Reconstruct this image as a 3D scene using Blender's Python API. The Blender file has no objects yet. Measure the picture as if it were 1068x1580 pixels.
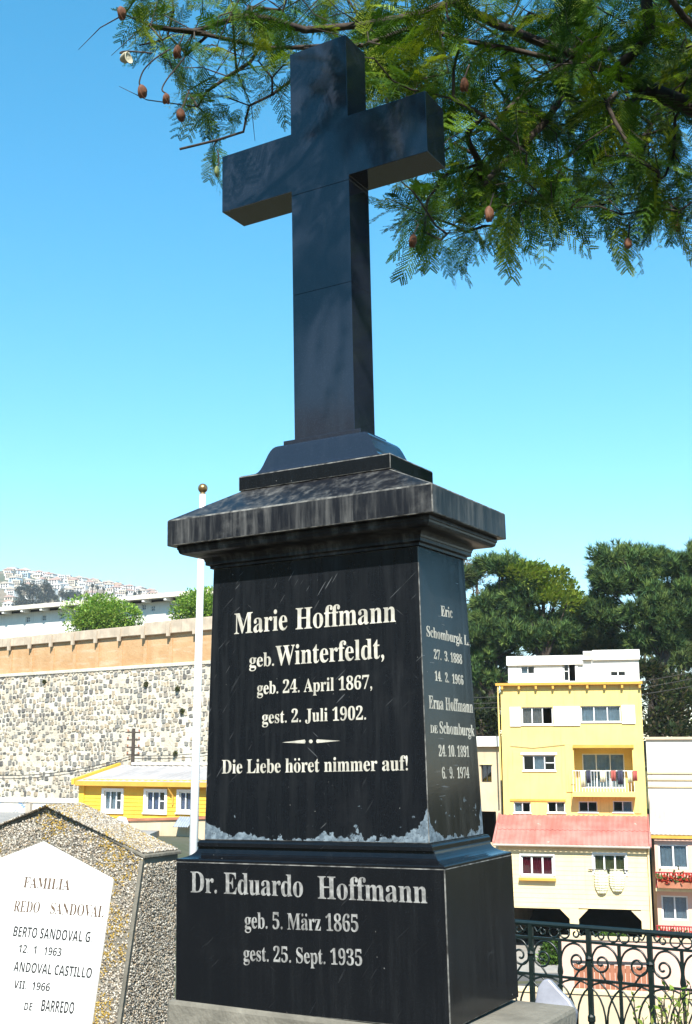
import bpy, math, random
import numpy as np
from mathutils import Vector, Matrix

random.seed(7)
RNG = np.random.default_rng(11)
SC = bpy.context.scene
COL = SC.collection

# ------------------------------------------------------------------ camera, sky, sun, exposure
FPX = 1840.4                      # focal length in photograph pixels (frame 1068 x 1580)
PITCH = 0.2013
EYE = 1.62
cam_d = bpy.data.cameras.new('camera')
cam_d.sensor_fit = 'VERTICAL'
cam_d.sensor_height = 36.0
cam_d.lens = 36.0 * FPX / 1580.0
cam_d.clip_start = 0.05
cam_d.clip_end = 9000
cam = bpy.data.objects.new('camera', cam_d)
cam.location = (0, 0, EYE)
cam.rotation_euler = (math.pi / 2 + PITCH, 0, 0)
COL.objects.link(cam)
SC.camera = cam

SUN_EL = math.radians(44.5)
SUN_DIR = Vector((-0.037 * math.cos(SUN_EL), -0.999 * math.cos(SUN_EL), math.sin(SUN_EL)))   # towards the sun
world = bpy.data.worlds.new('World')
SC.world = world
world.use_nodes = True
wn = world.node_tree.nodes
wl = world.node_tree.links
bg = wn['Background']
sky = wn.new('ShaderNodeTexSky')
sky.sky_type = 'NISHITA'
sky.sun_disc = False
sky.sun_elevation = SUN_EL
sky.sun_rotation = math.atan2(SUN_DIR.x, SUN_DIR.y)
sky.air_density = 1.0
sky.dust_density = 0.0
sky.ozone_density = 2.0
hsv = wn.new('ShaderNodeHueSaturation')
hsv.inputs['Hue'].default_value = 0.485
hsv.inputs['Saturation'].default_value = 1.4
hsv.inputs['Value'].default_value = 1.0
wl.new(sky.outputs[0], hsv.inputs['Color'])
gam = wn.new('ShaderNodeGamma')
gam.inputs['Gamma'].default_value = 0.85
wl.new(hsv.outputs[0], gam.inputs['Color'])
wl.new(gam.outputs[0], bg.inputs['Color'])
bg.inputs['Strength'].default_value = 0.15

sun_d = bpy.data.lights.new('sun', 'SUN')
sun_d.energy = 4.6
sun_d.angle = math.radians(0.53)
sun_d.color = (1.0, 0.95, 0.86)
sun = bpy.data.objects.new('sun', sun_d)
sun.rotation_euler = SUN_DIR.to_track_quat('Z', 'Y').to_euler()
sun.location = (0, -20, 30)
COL.objects.link(sun)

SC.view_settings.view_transform = 'Standard'
SC.view_settings.look = 'None'
SC.view_settings.gamma = 1.0
SC.view_settings.exposure = 1.12
SC.cycles.max_bounces = 6
SC.cycles.diffuse_bounces = 3
SC.cycles.transparent_max_bounces = 12
SC.cycles.sample_clamp_indirect = 6.0

# ------------------------------------------------------------------ geometry helpers
CP, SP = math.cos(PITCH), math.sin(PITCH)


def ray(px, py):
    u = (px - 534) / FPX
    v = (790 - py) / FPX
    return Vector((u, CP - v * SP, SP + v * CP))


def at(px, py, Y):
    d = ray(px, py)
    return Vector((0, 0, EYE)) + d * (Y / d.y)


class MB:
    """collects faces of one mesh"""

    def __init__(self):
        self.v = []
        self.f = []
        self.m = []
        self.mi = 0
        self.s = False

    def add(self, vs, fs):
        o = len(self.v)
        self.v += [tuple(p) for p in vs]
        for f in fs:
            self.f.append(tuple(i + o for i in f))
            self.m.append(self.mi)
        return self

    def quad(self, a, b, c, d):
        return self.add([a, b, c, d], [(0, 1, 2, 3)])

    def box(self, x0, x1, y0, y1, z0, z1):
        return self.add([(x0, y0, z0), (x1, y0, z0), (x1, y1, z0), (x0, y1, z0), (x0, y0, z1), (x1, y0, z1), (x1, y1, z1), (x0, y1, z1)],
                        [(0, 3, 2, 1), (4, 5, 6, 7), (0, 1, 5, 4), (1, 2, 6, 5), (2, 3, 7, 6), (3, 0, 4, 7)])

    def prism(self, poly, y0, y1):
        """polygon in x,z (counter-clockwise seen from -y) pushed from y0 to y1"""
        n = len(poly)
        vs = [(p[0], y0, p[1]) for p in poly] + [(p[0], y1, p[1]) for p in poly]
        fs = [tuple(range(n)), tuple(range(2 * n - 1, n - 1, -1))]
        fs += [(i, i + n, (i + 1) % n + n, (i + 1) % n) for i in range(n)]
        return self.add(vs, fs)

    def rings(self, rs, cap0=True, cap1=True):
        """rs: list of (hw, hd, z[, cx, cy]) rectangles"""
        vs, fs = [], []
        for r in rs:
            hw, hd, z = r[:3]
            cx, cy = (r[3], r[4]) if len(r) > 3 else (0, 0)
            vs += [(cx - hw, cy - hd, z), (cx + hw, cy - hd, z), (cx + hw, cy + hd, z), (cx - hw, cy + hd, z)]
        for k in range(len(rs) - 1):
            for i in range(4):
                j = (i + 1) % 4
                fs.append((4 * k + i, 4 * k + j, 4 * k + 4 + j, 4 * k + 4 + i))
        if cap0:
            fs.append((3, 2, 1, 0))
        if cap1:
            b = 4 * (len(rs) - 1)
            fs.append((b, b + 1, b + 2, b + 3))
        return self.add(vs, fs)

    def tube(self, pts, rad, n=6, cap=True):
        pts = [Vector(p) for p in pts]
        if not hasattr(rad, '__len__'):
            rad = [rad] * len(pts)
        vs, fs = [], []
        ref = None
        for i, p in enumerate(pts):
            t = (pts[min(i + 1, len(pts) - 1)] - pts[max(i - 1, 0)])
            if t.length < 1e-9:
                t = Vector((0, 0, 1))
            t.normalize()
            if ref is None:
                ref = t.orthogonal().normalized()
            ref = ref - t * ref.dot(t)
            if ref.length < 1e-6:
                ref = t.orthogonal()
            ref.normalize()
            b = t.cross(ref)
            for k in range(n):
                a = 2 * math.pi * k / n
                vs.append(p + (ref * math.cos(a) + b * math.sin(a)) * rad[i])
        for i in range(len(pts) - 1):
            for k in range(n):
                j = (k + 1) % n
                fs.append((i * n + k, i * n + j, i * n + n + j, i * n + n + k))
        if cap:
            fs.append(tuple(range(n - 1, -1, -1)))
            b0 = (len(pts) - 1) * n
            fs.append(tuple(range(b0, b0 + n)))
        return self.add(vs, fs)

    def lathe(self, prof, n=16, c=(0, 0, 0)):
        vs, fs = [], []
        for r, z in prof:
            for k in range(n):
                a = 2 * math.pi * k / n
                vs.append((c[0] + r * math.cos(a), c[1] + r * math.sin(a), c[2] + z))
        for i in range(len(prof) - 1):
            for k in range(n):
                j = (k + 1) % n
                fs.append((i * n + k, i * n + j, i * n + n + j, i * n + n + k))
        fs.append(tuple(range(n - 1, -1, -1)))
        b0 = (len(prof) - 1) * n
        fs.append(tuple(range(b0, b0 + n)))
        return self.add(vs, fs)

    def build(self, name, mats, parent=None, smooth=False, bevel=0.0, seg=2, edge=None):
        me = bpy.data.meshes.new(name)
        me.from_pydata(self.v, [], self.f)
        if not isinstance(mats, (list, tuple)):
            mats = [mats]
        for m in mats:
            me.materials.append(m)
        if any(self.m):
            me.polygons.foreach_set('material_index', self.m)
        if smooth:
            me.polygons.foreach_set('use_smooth', [True] * len(me.polygons))
        me.update()
        ob = bpy.data.objects.new(name, me)
        COL.objects.link(ob)
        if parent:
            ob.parent = parent
        if bevel:
            bv = ob.modifiers.new('bevel', 'BEVEL')
            bv.width = bevel
            bv.segments = seg
            bv.limit_method = 'ANGLE'
            bv.angle_limit = math.radians(40)
            if edge:
                me.materials.append(edge)
                bv.material = len(me.materials) - 1
        return ob


def tag(o, label=None, cat=None, group=None, kind=None):
    if label:
        o['label'] = label
    if cat:
        o['category'] = cat
    if group:
        o['group'] = group
    if kind:
        o['kind'] = kind
    return o


def empty(name, loc=(0, 0, 0), rz=0.0):
    o = bpy.data.objects.new(name, None)
    o.location = loc
    o.rotation_euler = (0, 0, rz)
    o.empty_display_size = 0.2
    COL.objects.link(o)
    return o


def np_mesh(name, V, F, mats, parent=None, tint=None, smooth=False, attr='tint'):
    """V (n,3), F (m,k) all faces of k corners"""
    V = np.asarray(V, np.float32)
    F = np.asarray(F, np.int32)
    me = bpy.data.meshes.new(name)
    m, k = F.shape
    me.vertices.add(len(V))
    me.vertices.foreach_set('co', V.ravel())
    me.loops.add(m * k)
    me.loops.foreach_set('vertex_index', F.ravel())
    me.polygons.add(m)
    me.polygons.foreach_set('loop_start', np.arange(0, m * k, k, dtype=np.int32))
    if smooth:
        me.polygons.foreach_set('use_smooth', np.ones(m, bool))
    if tint is not None:
        a = me.attributes.new(attr, 'FLOAT_COLOR', 'POINT')
        t = np.ones((len(V), 4), np.float32)
        t[:, :tint.shape[1]] = tint
        a.data.foreach_set('color', t.ravel())
    for mt in (mats if isinstance(mats, (list, tuple)) else [mats]):
        me.materials.append(mt)
    me.update()
    me.validate()
    ob = bpy.data.objects.new(name, me)
    COL.objects.link(ob)
    if parent:
        ob.parent = parent
    return ob


def scatter(template, P, R, S):
    """template (v,3); P (n,3); R (n,3,3); S (n,) -> (n*v,3)"""
    out = np.einsum('nij,vj->nvi', R, template) * S[:, None, None] + P[:, None, :]
    return out.reshape(-1, 3)


def rand_rot(n, rng=RNG):
    q = rng.normal(size=(n, 4))
    q /= np.linalg.norm(q, axis=1)[:, None]
    w, x, y, z = q.T
    return np.stack([np.stack([1 - 2 * (y * y + z * z), 2 * (x * y - z * w), 2 * (x * z + y * w)], 1),
                     np.stack([2 * (x * y + z * w), 1 - 2 * (x * x + z * z), 2 * (y * z - x * w)], 1),
                     np.stack([2 * (x * z - y * w), 2 * (y * z + x * w), 1 - 2 * (x * x + y * y)], 1)], 1)


def frames(D, U=None, rng=RNG):
    """rotation matrices with x axis along D, z as close to up as possible"""
    D = D / np.linalg.norm(D, axis=1)[:, None]
    if U is None:
        U = np.tile(np.array([0, 0, 1.0]), (len(D), 1)) + rng.normal(0, .35, D.shape)
    Y = np.cross(U, D)
    Y /= np.linalg.norm(Y, axis=1)[:, None] + 1e-9
    Z = np.cross(D, Y)
    return np.stack([D, Y, Z], 2)


# ------------------------------------------------------------------ materials
class NT:
    def __init__(self, name):
        self.mat = bpy.data.materials.new(name)
        self.mat.use_nodes = True
        self.t = self.mat.node_tree
        self.b = self.t.nodes['Principled BSDF']
        self._co = None

    def n(self, typ, props=None, **inp):
        nd = self.t.nodes.new('ShaderNode' + typ)
        for k, v in (props or {}).items():
            setattr(nd, k, v)
        for k, v in inp.items():
            self.set(nd, k.replace('_', ' '), v)
        return nd

    def set(self, nd, key, v):
        if isinstance(key, str) and key.isdigit():
            key = int(key)
        s = nd.inputs[key]
        if isinstance(v, bpy.types.NodeSocket):
            self.t.links.new(v, s)
        elif isinstance(v, bpy.types.Node):
            self.t.links.new(v.outputs[0], s)
        else:
            if hasattr(s.default_value, '__len__') and hasattr(v, '__len__') and len(s.default_value) == 4 and len(v) == 3:
                v = (*v, 1.0)
            s.default_value = v

    def co(self):
        if self._co is None:
            self._co = self.n('TexCoord').outputs['Object']
        return self._co

    def map(self, scale=(1, 1, 1), rot=(0, 0, 0), loc=(0, 0, 0), src=None):
        m = self.n('Mapping')
        self.set(m, 'Vector', src or self.co())
        m.inputs['Scale'].default_value = scale
        m.inputs['Rotation'].default_value = rot
        m.inputs['Location'].default_value = loc
        return m.outputs[0]

    def noise(self, scale, detail=4, rough=.55, vec=None, dist=0.0):
        nd = self.n('TexNoise')
        self.set(nd, 'Vector', vec or self.co())
        nd.inputs['Scale'].default_value = scale
        nd.inputs['Detail'].default_value = detail
        nd.inputs['Roughness'].default_value = rough
        nd.inputs['Distortion'].default_value = dist
        return nd.outputs['Fac']

    def ramp(self, fac, lo, hi, a=0.0, b=1.0):
        nd = self.n('MapRange')
        nd.interpolation_type = 'SMOOTHSTEP'
        self.set(nd, 'Value', fac)
        nd.inputs['From Min'].default_value = lo
        nd.inputs['From Max'].default_value = hi
        nd.inputs['To Min'].default_value = a
        nd.inputs['To Max'].default_value = b
        return nd.outputs[0]

    def mix(self, fac, a, b, mode='MIX'):
        nd = self.n('Mix', {'data_type': 'RGBA', 'blend_type': mode})
        for s, v in ((nd.inputs[0], fac), (nd.inputs[6], a), (nd.inputs[7], b)):
            if isinstance(v, bpy.types.NodeSocket):
                self.t.links.new(v, s)
            else:
                if hasattr(v, '__len__') and len(v) == 3:
                    v = (*v, 1.0)
                s.default_value = v
        return nd.outputs[2]

    def math(self, op, a, b=0.0, clamp=False):
        nd = self.n('Math', {'operation': op, 'use_clamp': clamp})
        self.set(nd, 0, a)
        self.set(nd, 1, b)
        return nd.outputs[0]

    def bump(self, h, strength=.3, dist=.01):
        nd = self.n('Bump')
        nd.inputs['Strength'].default_value = strength
        nd.inputs['Distance'].default_value = dist
        self.set(nd, 'Height', h)
        self.set(self.b, 'Normal', nd.outputs[0])

    def fin(self, color=None, rough=None, spec=None, metal=None):
        if color is not None:
            self.set(self.b, 'Base Color', color)
        if rough is not None:
            self.set(self.b, 'Roughness', rough)
        if spec is not None:
            self.b.inputs['Specular IOR Level'].default_value = spec
        if metal is not None:
            self.b.inputs['Metallic'].default_value = metal
        return self.mat


def plain(name, c, rough=.7, var=.25, scale=3.0, spec=.3, metal=0.0, bump=0.0, fine=30.0, streak=0.0):
    """painted / plastered surface: colour with soft blotches, fine grain and optional rain streaks"""
    t = NT(name)
    d = tuple(max(0, x * (1 - var)) for x in c)
    l = tuple(min(1, x * (1 + var * .5)) for x in c)
    col = t.mix(t.ramp(t.noise(scale, 5), .3, .7), d, l)
    g = t.noise(fine, 3)
    col = t.mix(t.ramp(g, .35, .75, 0, .35), col, tuple(x * (1 - var * .9) for x in c))
    if streak:
        s = t.noise(2.2, 4, .6, t.map((3.0, 3.0, .18)))
        col = t.mix(t.ramp(s, .52, .75, 0, streak), col, tuple(x * .45 for x in c))
    if bump:
        t.bump(g, bump, .01)
    return t.fin(col, rough, spec, metal)


def granite(name, dull=0.3, blotch=(.055, .055, .052), base=(.007, .0085, .012), rough=.2, peel=None, scratch=0.0, streak=0.5, spec=.32):
    t = NT(name)
    sp = t.noise(420, 2, .6)
    col = t.mix(t.ramp(sp, .55, .72, 0, .55), base, tuple(x * 3.2 for x in base))
    # grey bloom running down the stone
    st = t.noise(5.0, 5, .65, t.map((7.0, 7.0, .55)))
    bl = t.noise(2.6, 5, .6)
    dm = t.math('MULTIPLY', t.ramp(st, .42, .8, 0, streak), t.ramp(bl, .3, .72, .25, 1))
    dm = t.math('ADD', dm, t.ramp(t.noise(9, 6, .7), .5, .85, 0, dull), True)
    col = t.mix(dm, col, blotch)
    rg = t.math('ADD', rough, t.math('MULTIPLY', dm, .35), True)
    if scratch:
        for k, (rot, sc, th) in enumerate((((0, .95, 0), 30, .715), ((0, .70, .2), 23, .72), ((0, -.7, .5), 18, .75))):
            v = t.map((9.0, 9.0, 170.0), (0, 0, 0), (k * 3.1, 0, k * 1.7), t.map((1, 1, 1), rot))
            s = t.noise(1.0, 1, .5, v)
            w = t.noise(4.0 + k, 2, .5, t.map((1, 1, 1), (0, 0, 0), (k * 5, 0, k * 2)))
            f = t.math('MULTIPLY', t.ramp(s, th, th + .03, 0, 1), t.ramp(w, .54, .66, 0, scratch))
            col = t.mix(f, col, (.13, .135, .14))
            rg = t.math('MAXIMUM', rg, t.math('MULTIPLY', f, .6))
        sp2 = t.noise(95, 1, .5)
        col = t.mix(t.ramp(sp2, .80, .83, 0, .7), col, (.35, .35, .33))
    if peel:
        z0, hx, hy = peel           # pale blue-grey paint left along the foot of the block, higher at its corners
        sx = t.n('SeparateXYZ')
        t.set(sx, 0, t.co())
        ax = t.math('DIVIDE', t.math('ABSOLUTE', sx.outputs[0]), hx)
        ay = t.math('DIVIDE', t.math('ABSOLUTE', sx.outputs[1]), hy)
        edge = t.math('MINIMUM', ax, ay)
        cor = t.math('MULTIPLY', t.math('POWER', edge, 9.0), t.ramp(sx.outputs[0], -.3, .3, .45, 1.0))
        nz = t.noise(13, 5, .62)
        nz2 = t.noise(46, 4, .65)
        h = t.math('ADD', t.math('MULTIPLY', t.math('POWER', nz, 2.2), .125), t.math('MULTIPLY', cor, .10))
        h = t.math('ADD', h, t.math('MULTIPLY', t.math('SUBTRACT', nz2, .5), .045))
        h = t.math('SUBTRACT', h, .012)
        m = t.ramp(t.math('SUBTRACT', t.math('ADD', h, z0), sx.outputs[2]), 0.0, .0022)
        pc = t.mix(t.ramp(t.noise(60, 4), .35, .7), (.085, .115, .14), (.20, .25, .285))
        pc = t.mix(t.ramp(t.noise(150, 3), .58, .66, 0, .8), pc, (.03, .035, .04))
        fl = t.math('MULTIPLY', t.ramp(t.noise(38, 4, .6), .66, .69), t.ramp(t.math('SUBTRACT', sx.outputs[2], z0), .05, .16, .9, 0))
        m = t.math('MAXIMUM', m, fl)
        col = t.mix(m, col, pc)
        rg = t.math('MAXIMUM', rg, t.math('MULTIPLY', m, .75))
    t.bump(t.noise(160, 3), .04, .002)
    return t.fin(col, rg, spec)


M = {}
M['granite_cross'] = granite('polished black granite of cross', .16, (.030, .036, .046), (.0135, .0175, .0275), .045, streak=.4, spec=.5)
M['granite_cap'] = granite('weathered black granite of cornice', .5, (.155, .152, .142), (.008, .008, .010), .33, streak=.95)
M['granite_base'] = granite('black granite of base', .2, (.022, .024, .026), (.0048, .0058, .0075), .13, streak=.4, scratch=.1)
M['granite_die'] = granite('scratched black granite of die', .25, (.030, .032, .034), (.0055, .0068, .009), .11, peel=(-.245 + .7119, .382, .1885), scratch=.6, streak=.6, spec=.26)
M['worn_highlight_edge'] = plain('chipped granite arris with painted highlight', (.16, .155, .14), .6, .85, 35, fine=90)  # worn arris; its pale colour also paints in the bright edge highlight
M['letter_white'] = plain('cream letter paint', (.52, .49, .41), .6, .35, 28, fine=160)
M['letter_grey'] = plain('chipped silver letter paint', (.29, .285, .27), .65, .5, 60, fine=220)
M['letter_dark'] = plain('brown engraved letter paint', (.13, .085, .055), .7, .4, 60, fine=200)
M['letter_black'] = plain('black engraved letter paint', (.035, .035, .035), .7, .4, 60, fine=200)
M['marble'] = plain('white marble plaque', (.80, .80, .78), .35, .06, 6, .4)
M['concrete'] = plain('pale concrete', (.20, .185, .15), .9, .35, 6, bump=.4, fine=60)
M['gravel_ground'] = plain('cemetery gravel path', (.085, .075, .055), .95, .4, 3, bump=.6, fine=40)
M['bronze'] = plain('bronze ball', (.36, .23, .10), .35, .25, 30, .5, .75)
M['pole_white'] = plain('white pole paint', (.82, .82, .80), .4, .06, 6)
M['iron'] = plain('dark green iron paint', (.008, .016, .0145), .35, .4, 30, .5)

glass = NT('window glass')
gl = glass.n('BsdfGlossy', Roughness=.03)
gl.inputs['Color'].default_value = (.9, .95, 1, 1)
tr = glass.n('BsdfTransparent')
tr.inputs['Color'].default_value = (.75, .82, .85, 1)
lw = glass.n('LayerWeight', Blend=.35)
fac = glass.math('ADD', glass.math('MULTIPLY', lw.outputs['Fresnel'], .6), .08 , True)
wav = glass.n('Bump', Strength=.05, Distance=.02)
glass.set(wav, 'Height', glass.noise(3.0, 2))
glass.set(gl, 'Normal', wav.outputs[0])
ms = glass.n('MixShader')
glass.set(ms, 0, fac)
glass.set(ms, 1, tr.outputs[0])
glass.set(ms, 2, gl.outputs[0])
glass.t.links.new(ms.outputs[0], glass.t.nodes['Material Output'].inputs['Surface'])
M['glass'] = glass.mat


def tinted(name, rough=.6, trans=.0, scale=1.0, var=.3, spec=.3):
    """colour comes from each piece's own tint attribute"""
    t = NT(name)
    a = t.n('Attribute', {'attribute_name': 'tint'})
    col = t.mix(t.ramp(t.noise(scale, 3), .3, .7, 0, var), a.outputs['Color'], (.01, .015, .004))
    t.fin(col, rough, spec)
    if trans:
        tb = t.n('BsdfTranslucent')
        t.set(tb, 'Color', t.mix(.5, col, t.mix(1.0, col, (1.6, 1.5, .5), 'MULTIPLY')))
        mx = t.n('MixShader')
        mx.inputs[0].default_value = trans
        t.set(mx, 1, t.b.outputs[0])
        t.set(mx, 2, tb.outputs[0])
        t.t.links.new(mx.outputs[0], t.t.nodes['Material Output'].inputs['Surface'])
    return t.mat


M['leaf'] = tinted('leaf', .55, .3, .8, .15, .2)
M['needle'] = tinted('pine needle', .7, .12, .6, .2, .1)
M['pebble'] = tinted('pebble', .75, 0, 3.0, .1)
bk = NT('bark')
bn = bk.noise(14, 6, .65, bk.map((1, 1, .35)))
bk.bump(bn, .7, .02)
M['bark'] = bk.fin(bk.mix(bk.ramp(bn, .3, .7), (.016, .011, .008), (.065, .047, .034)), .9)
#MORE
# ------------------------------------------------------------------ lettering
def bold_serif(s):
    o = ''
    for c in s:
        if 'A' <= c <= 'Z':
            o += chr(0x1D400 + ord(c) - 65)
        elif 'a' <= c <= 'z':
            o += chr(0x1D41A + ord(c) - 97)
        elif '0' <= c <= '9':
            o += chr(0x1D7CE + ord(c) - 48)
        else:
            o += c
    return o


def italic_serif(s):
    o = ''
    for c in s:
        if 'A' <= c <= 'Z':
            o += chr(0x1D468 + ord(c) - 65)
        else:
            o += c
    return o


_txt = bpy.data.curves.new('text', 'FONT')
_txt.resolution_u = 4
_txo = bpy.data.objects.new('text', _txt)
COL.objects.link(_txo)


def text_mesh(body):
    _txt.body = body
    bpy.context.view_layer.update()
    dg = bpy.context.evaluated_depsgraph_get()
    me = _txo.evaluated_get(dg).to_mesh()
    V = np.array([v.co[:] for v in me.vertices]).reshape(-1, 3)
    F = [tuple(p.vertices) for p in me.polygons]
    _txo.evaluated_get(dg).to_mesh_clear()
    return V, F


_caps = {}


def cap_h(style):
    if style not in _caps:
        V, F = text_mesh(style('H'))
        _caps[style] = V[:, 1].max()
    return _caps[style]


def hit_plane(px, py, p0, n):
    d = ray(px, py)
    o = Vector((0, 0, EYE))
    return o + d * ((p0 - o).dot(n) / d.dot(n))


def inscription(body, left, right, cap, plane, root, parent, mat, style=bold_serif, depth=.0012, umlaut=None):
    """one line of lettering between two baseline points (photograph pixels) on a face; plane = three points local to root"""
    Mw = root.matrix_basis
    w = [Mw @ Vector(p) for p in plane]
    n = (w[1] - w[0]).cross(w[2] - w[0]).normalized()
    if n.dot(Vector((0, 0, EYE)) - w[0]) < 0:
        n = -n
    A = hit_plane(*left, w[0], n)
    B = hit_plane(*right, w[0], n)
    C = hit_plane(left[0], left[1] - cap, w[0], n)
    ex = (B - A)
    W = ex.length
    ex.normalize()
    ey = n.cross(ex).normalized()
    H = abs((C - A).dot(ey))
    V, F = text_mesh(style(body))
    x0, x1 = V[:, 0].min(), V[:, 0].max()
    sx = W / (x1 - x0)
    sy = H / cap_h(style)
    dots = []
    if umlaut is not None:
        Va, _ = text_mesh(style(body[:umlaut]) + '.')
        Vb, _ = text_mesh(style(body[:umlaut + 1]))
        xa = Va[:, 0].max()
        xb = Vb[:, 0].max()
        Vo, _ = text_mesh(style('o'))
        xh = Vo[:, 1].max()
        mid = xb - (Vo[:, 0].max() - Vo[:, 0].min()) / 2
        for s in (-1, 1):
            dots.append((mid + s * .13, xh + .15))
    mb = MB()
    Mi = Mw.inverted()

    def P(x, y, k):
        return Mi @ (A + ex * ((x - x0) * sx) + ey * (y * sy) + n * k)
    top = [P(v[0], v[1], depth) for v in V]
    mb.add(top, F)
    # side walls of every letter
    cnt = {}
    for f in F:
        for i in range(len(f)):
            e = (f[i], f[(i + 1) % len(f)])
            cnt[e] = cnt.get(e, 0) + 1
    low = [P(v[0], v[1], -.0004) for v in V]
    for (a, b) in cnt:
        if (b, a) not in cnt:
            mb.add([top[a], low[a], low[b], top[b]], [(0, 1, 2, 3)])
    for dx, dy in dots:
        ring = [(dx + .065 * math.cos(a), dy + .065 * math.sin(a)) for a in [k * math.pi / 4 for k in range(8)]]
        mb.add([P(x, y, depth) for x, y in ring], [tuple(range(8))])
    return mb.build('inscription', mat, parent)


# ------------------------------------------------------------------ the setting: ground
def sstep(a, b, x):
    t = np.clip((x - a) / (b - a), 0, 1)
    return t * t * (3 - 2 * t)


def wall_line_y(x):
    """line of the stone retaining wall on the left"""
    return 84.0 + (x + 23.4) * (-10.6 / 14.6)


def ground_z(x, y):
    x = np.asarray(x, float)
    y = np.asarray(y, float)
    z = -8.75 + 5.6 * (1 - sstep(-6, 3, x)) * sstep(18, 40, y)
    up = sstep(62, 74, y) * sstep(-2, 6, x) * 9.6
    z = z + up
    z = z - sstep(140, 420, y) * 6 * sstep(-2, 6, x)
    z = np.where(y < 12, -8.75, z)
    # unseen bank added behind the viewer to darken what the granite mirrors
    s = -.75 * x - .66 * y
    z = np.where(s > 14, np.minimum(-1.9 + .32 * (s - 14), 85), z)
    return z + EYE


xs = np.concatenate([np.linspace(-1700, -400, 8), np.linspace(-380, -130, 26), np.linspace(-120, 120, 121), np.linspace(140, 1700, 12)])
ys = np.concatenate([np.linspace(-1700, -300, 8), np.linspace(-280, -16, 34), np.array([-14.0, -12.0, 0.0, 8.0]), np.linspace(10, 160, 126), np.linspace(180, 700, 20), np.linspace(760, 1700, 10)])
GX, GY = np.meshgrid(xs, ys)
GZ = ground_z(GX, GY) + np.where((np.abs(GX) < 130) & (GY > 8) & (GY < 200), RNG.normal(0, .05, GX.shape), 0)
nx, ny = len(xs), len(ys)
idx = np.arange(nx * ny).reshape(ny, nx)
Fq = np.stack([idx[:-1, :-1], idx[:-1, 1:], idx[1:, 1:], idx[1:, :-1]], -1).reshape(-1, 4)
gt = NT('dry earth and grass')
gcol = gt.mix(gt.ramp(gt.noise(.12, 5), .35, .65), (.085, .08, .045), (.045, .06, .02))
M['earth'] = gt.fin(gt.mix(gt.ramp(gt.noise(2.5, 5), .3, .7, 0, .6), gcol, (.10, .09, .06)), .95)
g = np_mesh('ground', np.stack([GX.ravel(), GY.ravel(), GZ.ravel()], 1), Fq, M['earth'], smooth=True)
tag(g, 'dry lower ground falling away below the cemetery', None, kind='structure')
# the upper terrace held back by the stone wall
mb = MB()
ex_ = [(-90, 138), (-24.2, 85.4), (-4.6, 71.2), (3.0, 65.8), (9.0, 80), (-20, 190), (-120, 220)]
mb.add([(x, y, 6.6 + EYE) for x, y in ex_] + [(x, y, -6 + EYE) for x, y in ex_], [tuple(range(6))] + [(i + 6, (i + 1) % 6 + 6, (i + 1) % 6, i) for i in range(6)])
tag(mb.build('upper_terrace', M['earth']), 'earth terrace behind the stone retaining wall', None, kind='structure')

# cemetery terrace on which the graves stand, with a retaining face towards the street
mb = MB()
edge = [(-14, -14), (40, -30), (40, 7.6), (2.6, 7.2), (-1.5, 8.4), (-6, 12.4), (-16, 14)]
n = len(edge)
mb.add([(x, y, 0) for x, y in edge] + [(x, y, -7.3) for x, y in edge],
       [tuple(range(n))] + [(i + n, (i + 1) % n + n, (i + 1) % n, i) for i in range(n)])
tag(mb.build('terrace', M['gravel_ground']), 'gravel cemetery terrace under the graves', None, kind='structure')

# ------------------------------------------------------------------ granite grave monument
B0 = -.7119
mon = empty('grave_monument')
mon.matrix_basis = Matrix.Translation((.0015, 3.7569, B0 + EYE)) @ Matrix.Rotation(-.0219, 4, 'Y') @ Matrix.Rotation(-.5168, 4, 'Z')
tag(mon, 'tall black granite monument with cross and white German inscriptions on stepped base', 'monument')


def L(z):
    return z - B0


def prof(rs):
    return [(a, b, L(z)) for a, b, z in rs]


base = MB().rings(prof([(.45, .2407, B0), (.45, .2407, -.3045)])).build('base_block', M['granite_base'], mon, bevel=.003, edge=M['worn_highlight_edge'])
mould = [(.4495, .2402, -.3042), (.4495, .2402, -.2985)]
for k in range(9):
    a = k / 8
    mould.append((.447 - .047 * math.sin(a * math.pi / 2) ** 1.2, .2377 - .042 * math.sin(a * math.pi / 2) ** 1.2, -.2965 + .033 * a ** 1.8))
mould += [(.398, .204, -.2630), (.398, .204, -.2505), (.3935, .2, -.2470), (.3935, .2, -.2436)]
MB().rings(prof(mould)).build('base_moulding', M['granite_base'], mon, bevel=.0015)
die = MB().rings(prof([(.382, .1892, -.2435), (.366, .1639, .5954)])).build('die', M['granite_die'], mon, bevel=.0022, edge=M['worn_highlight_edge'])
cor = [(.374, .172, .5956), (.374, .172, .604), (.384, .184, .607), (.384, .184, .617)]
for k in range(11):
    a = k / 10
    s = a - .14 * math.sin(2 * math.pi * a)
    cor.append((.386 + .058 * s, .186 + .062 * s, .619 + .034 * (a + .13 * math.sin(2 * math.pi * a))))
cor += [(.447, .2505, .6555), (.447, .2505, .6653)]
MB().rings(prof(cor)).build('cornice_moulding', M['granite_cap'], mon, bevel=.001)
MB().rings(prof([(.4699, .2731, .6655), (.4699, .2731, .7495), (.268, .142, .8452)])).build('cornice_slab', M['granite_cap'], mon, bevel=.0035, edge=M['worn_highlight_edge'])
MB().rings(prof([(.2765, .1493, .8440), (.2765, .1493, .8900), (.2735, .1463, .8925)])).build('cross_plinth', M['granite_base'], mon, bevel=.0022, edge=M['worn_highlight_edge'])
og = [(.262, .140, .8927), (.245, .128, .8955)]
for k in range(13):
    a = k / 12
    s = a ** 2.3 / (a ** 2.3 + (1 - a) ** 2.3)
    og.append((.244 - .092 * a, .130 - .036 * a, .898 + .090 * s))
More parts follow.
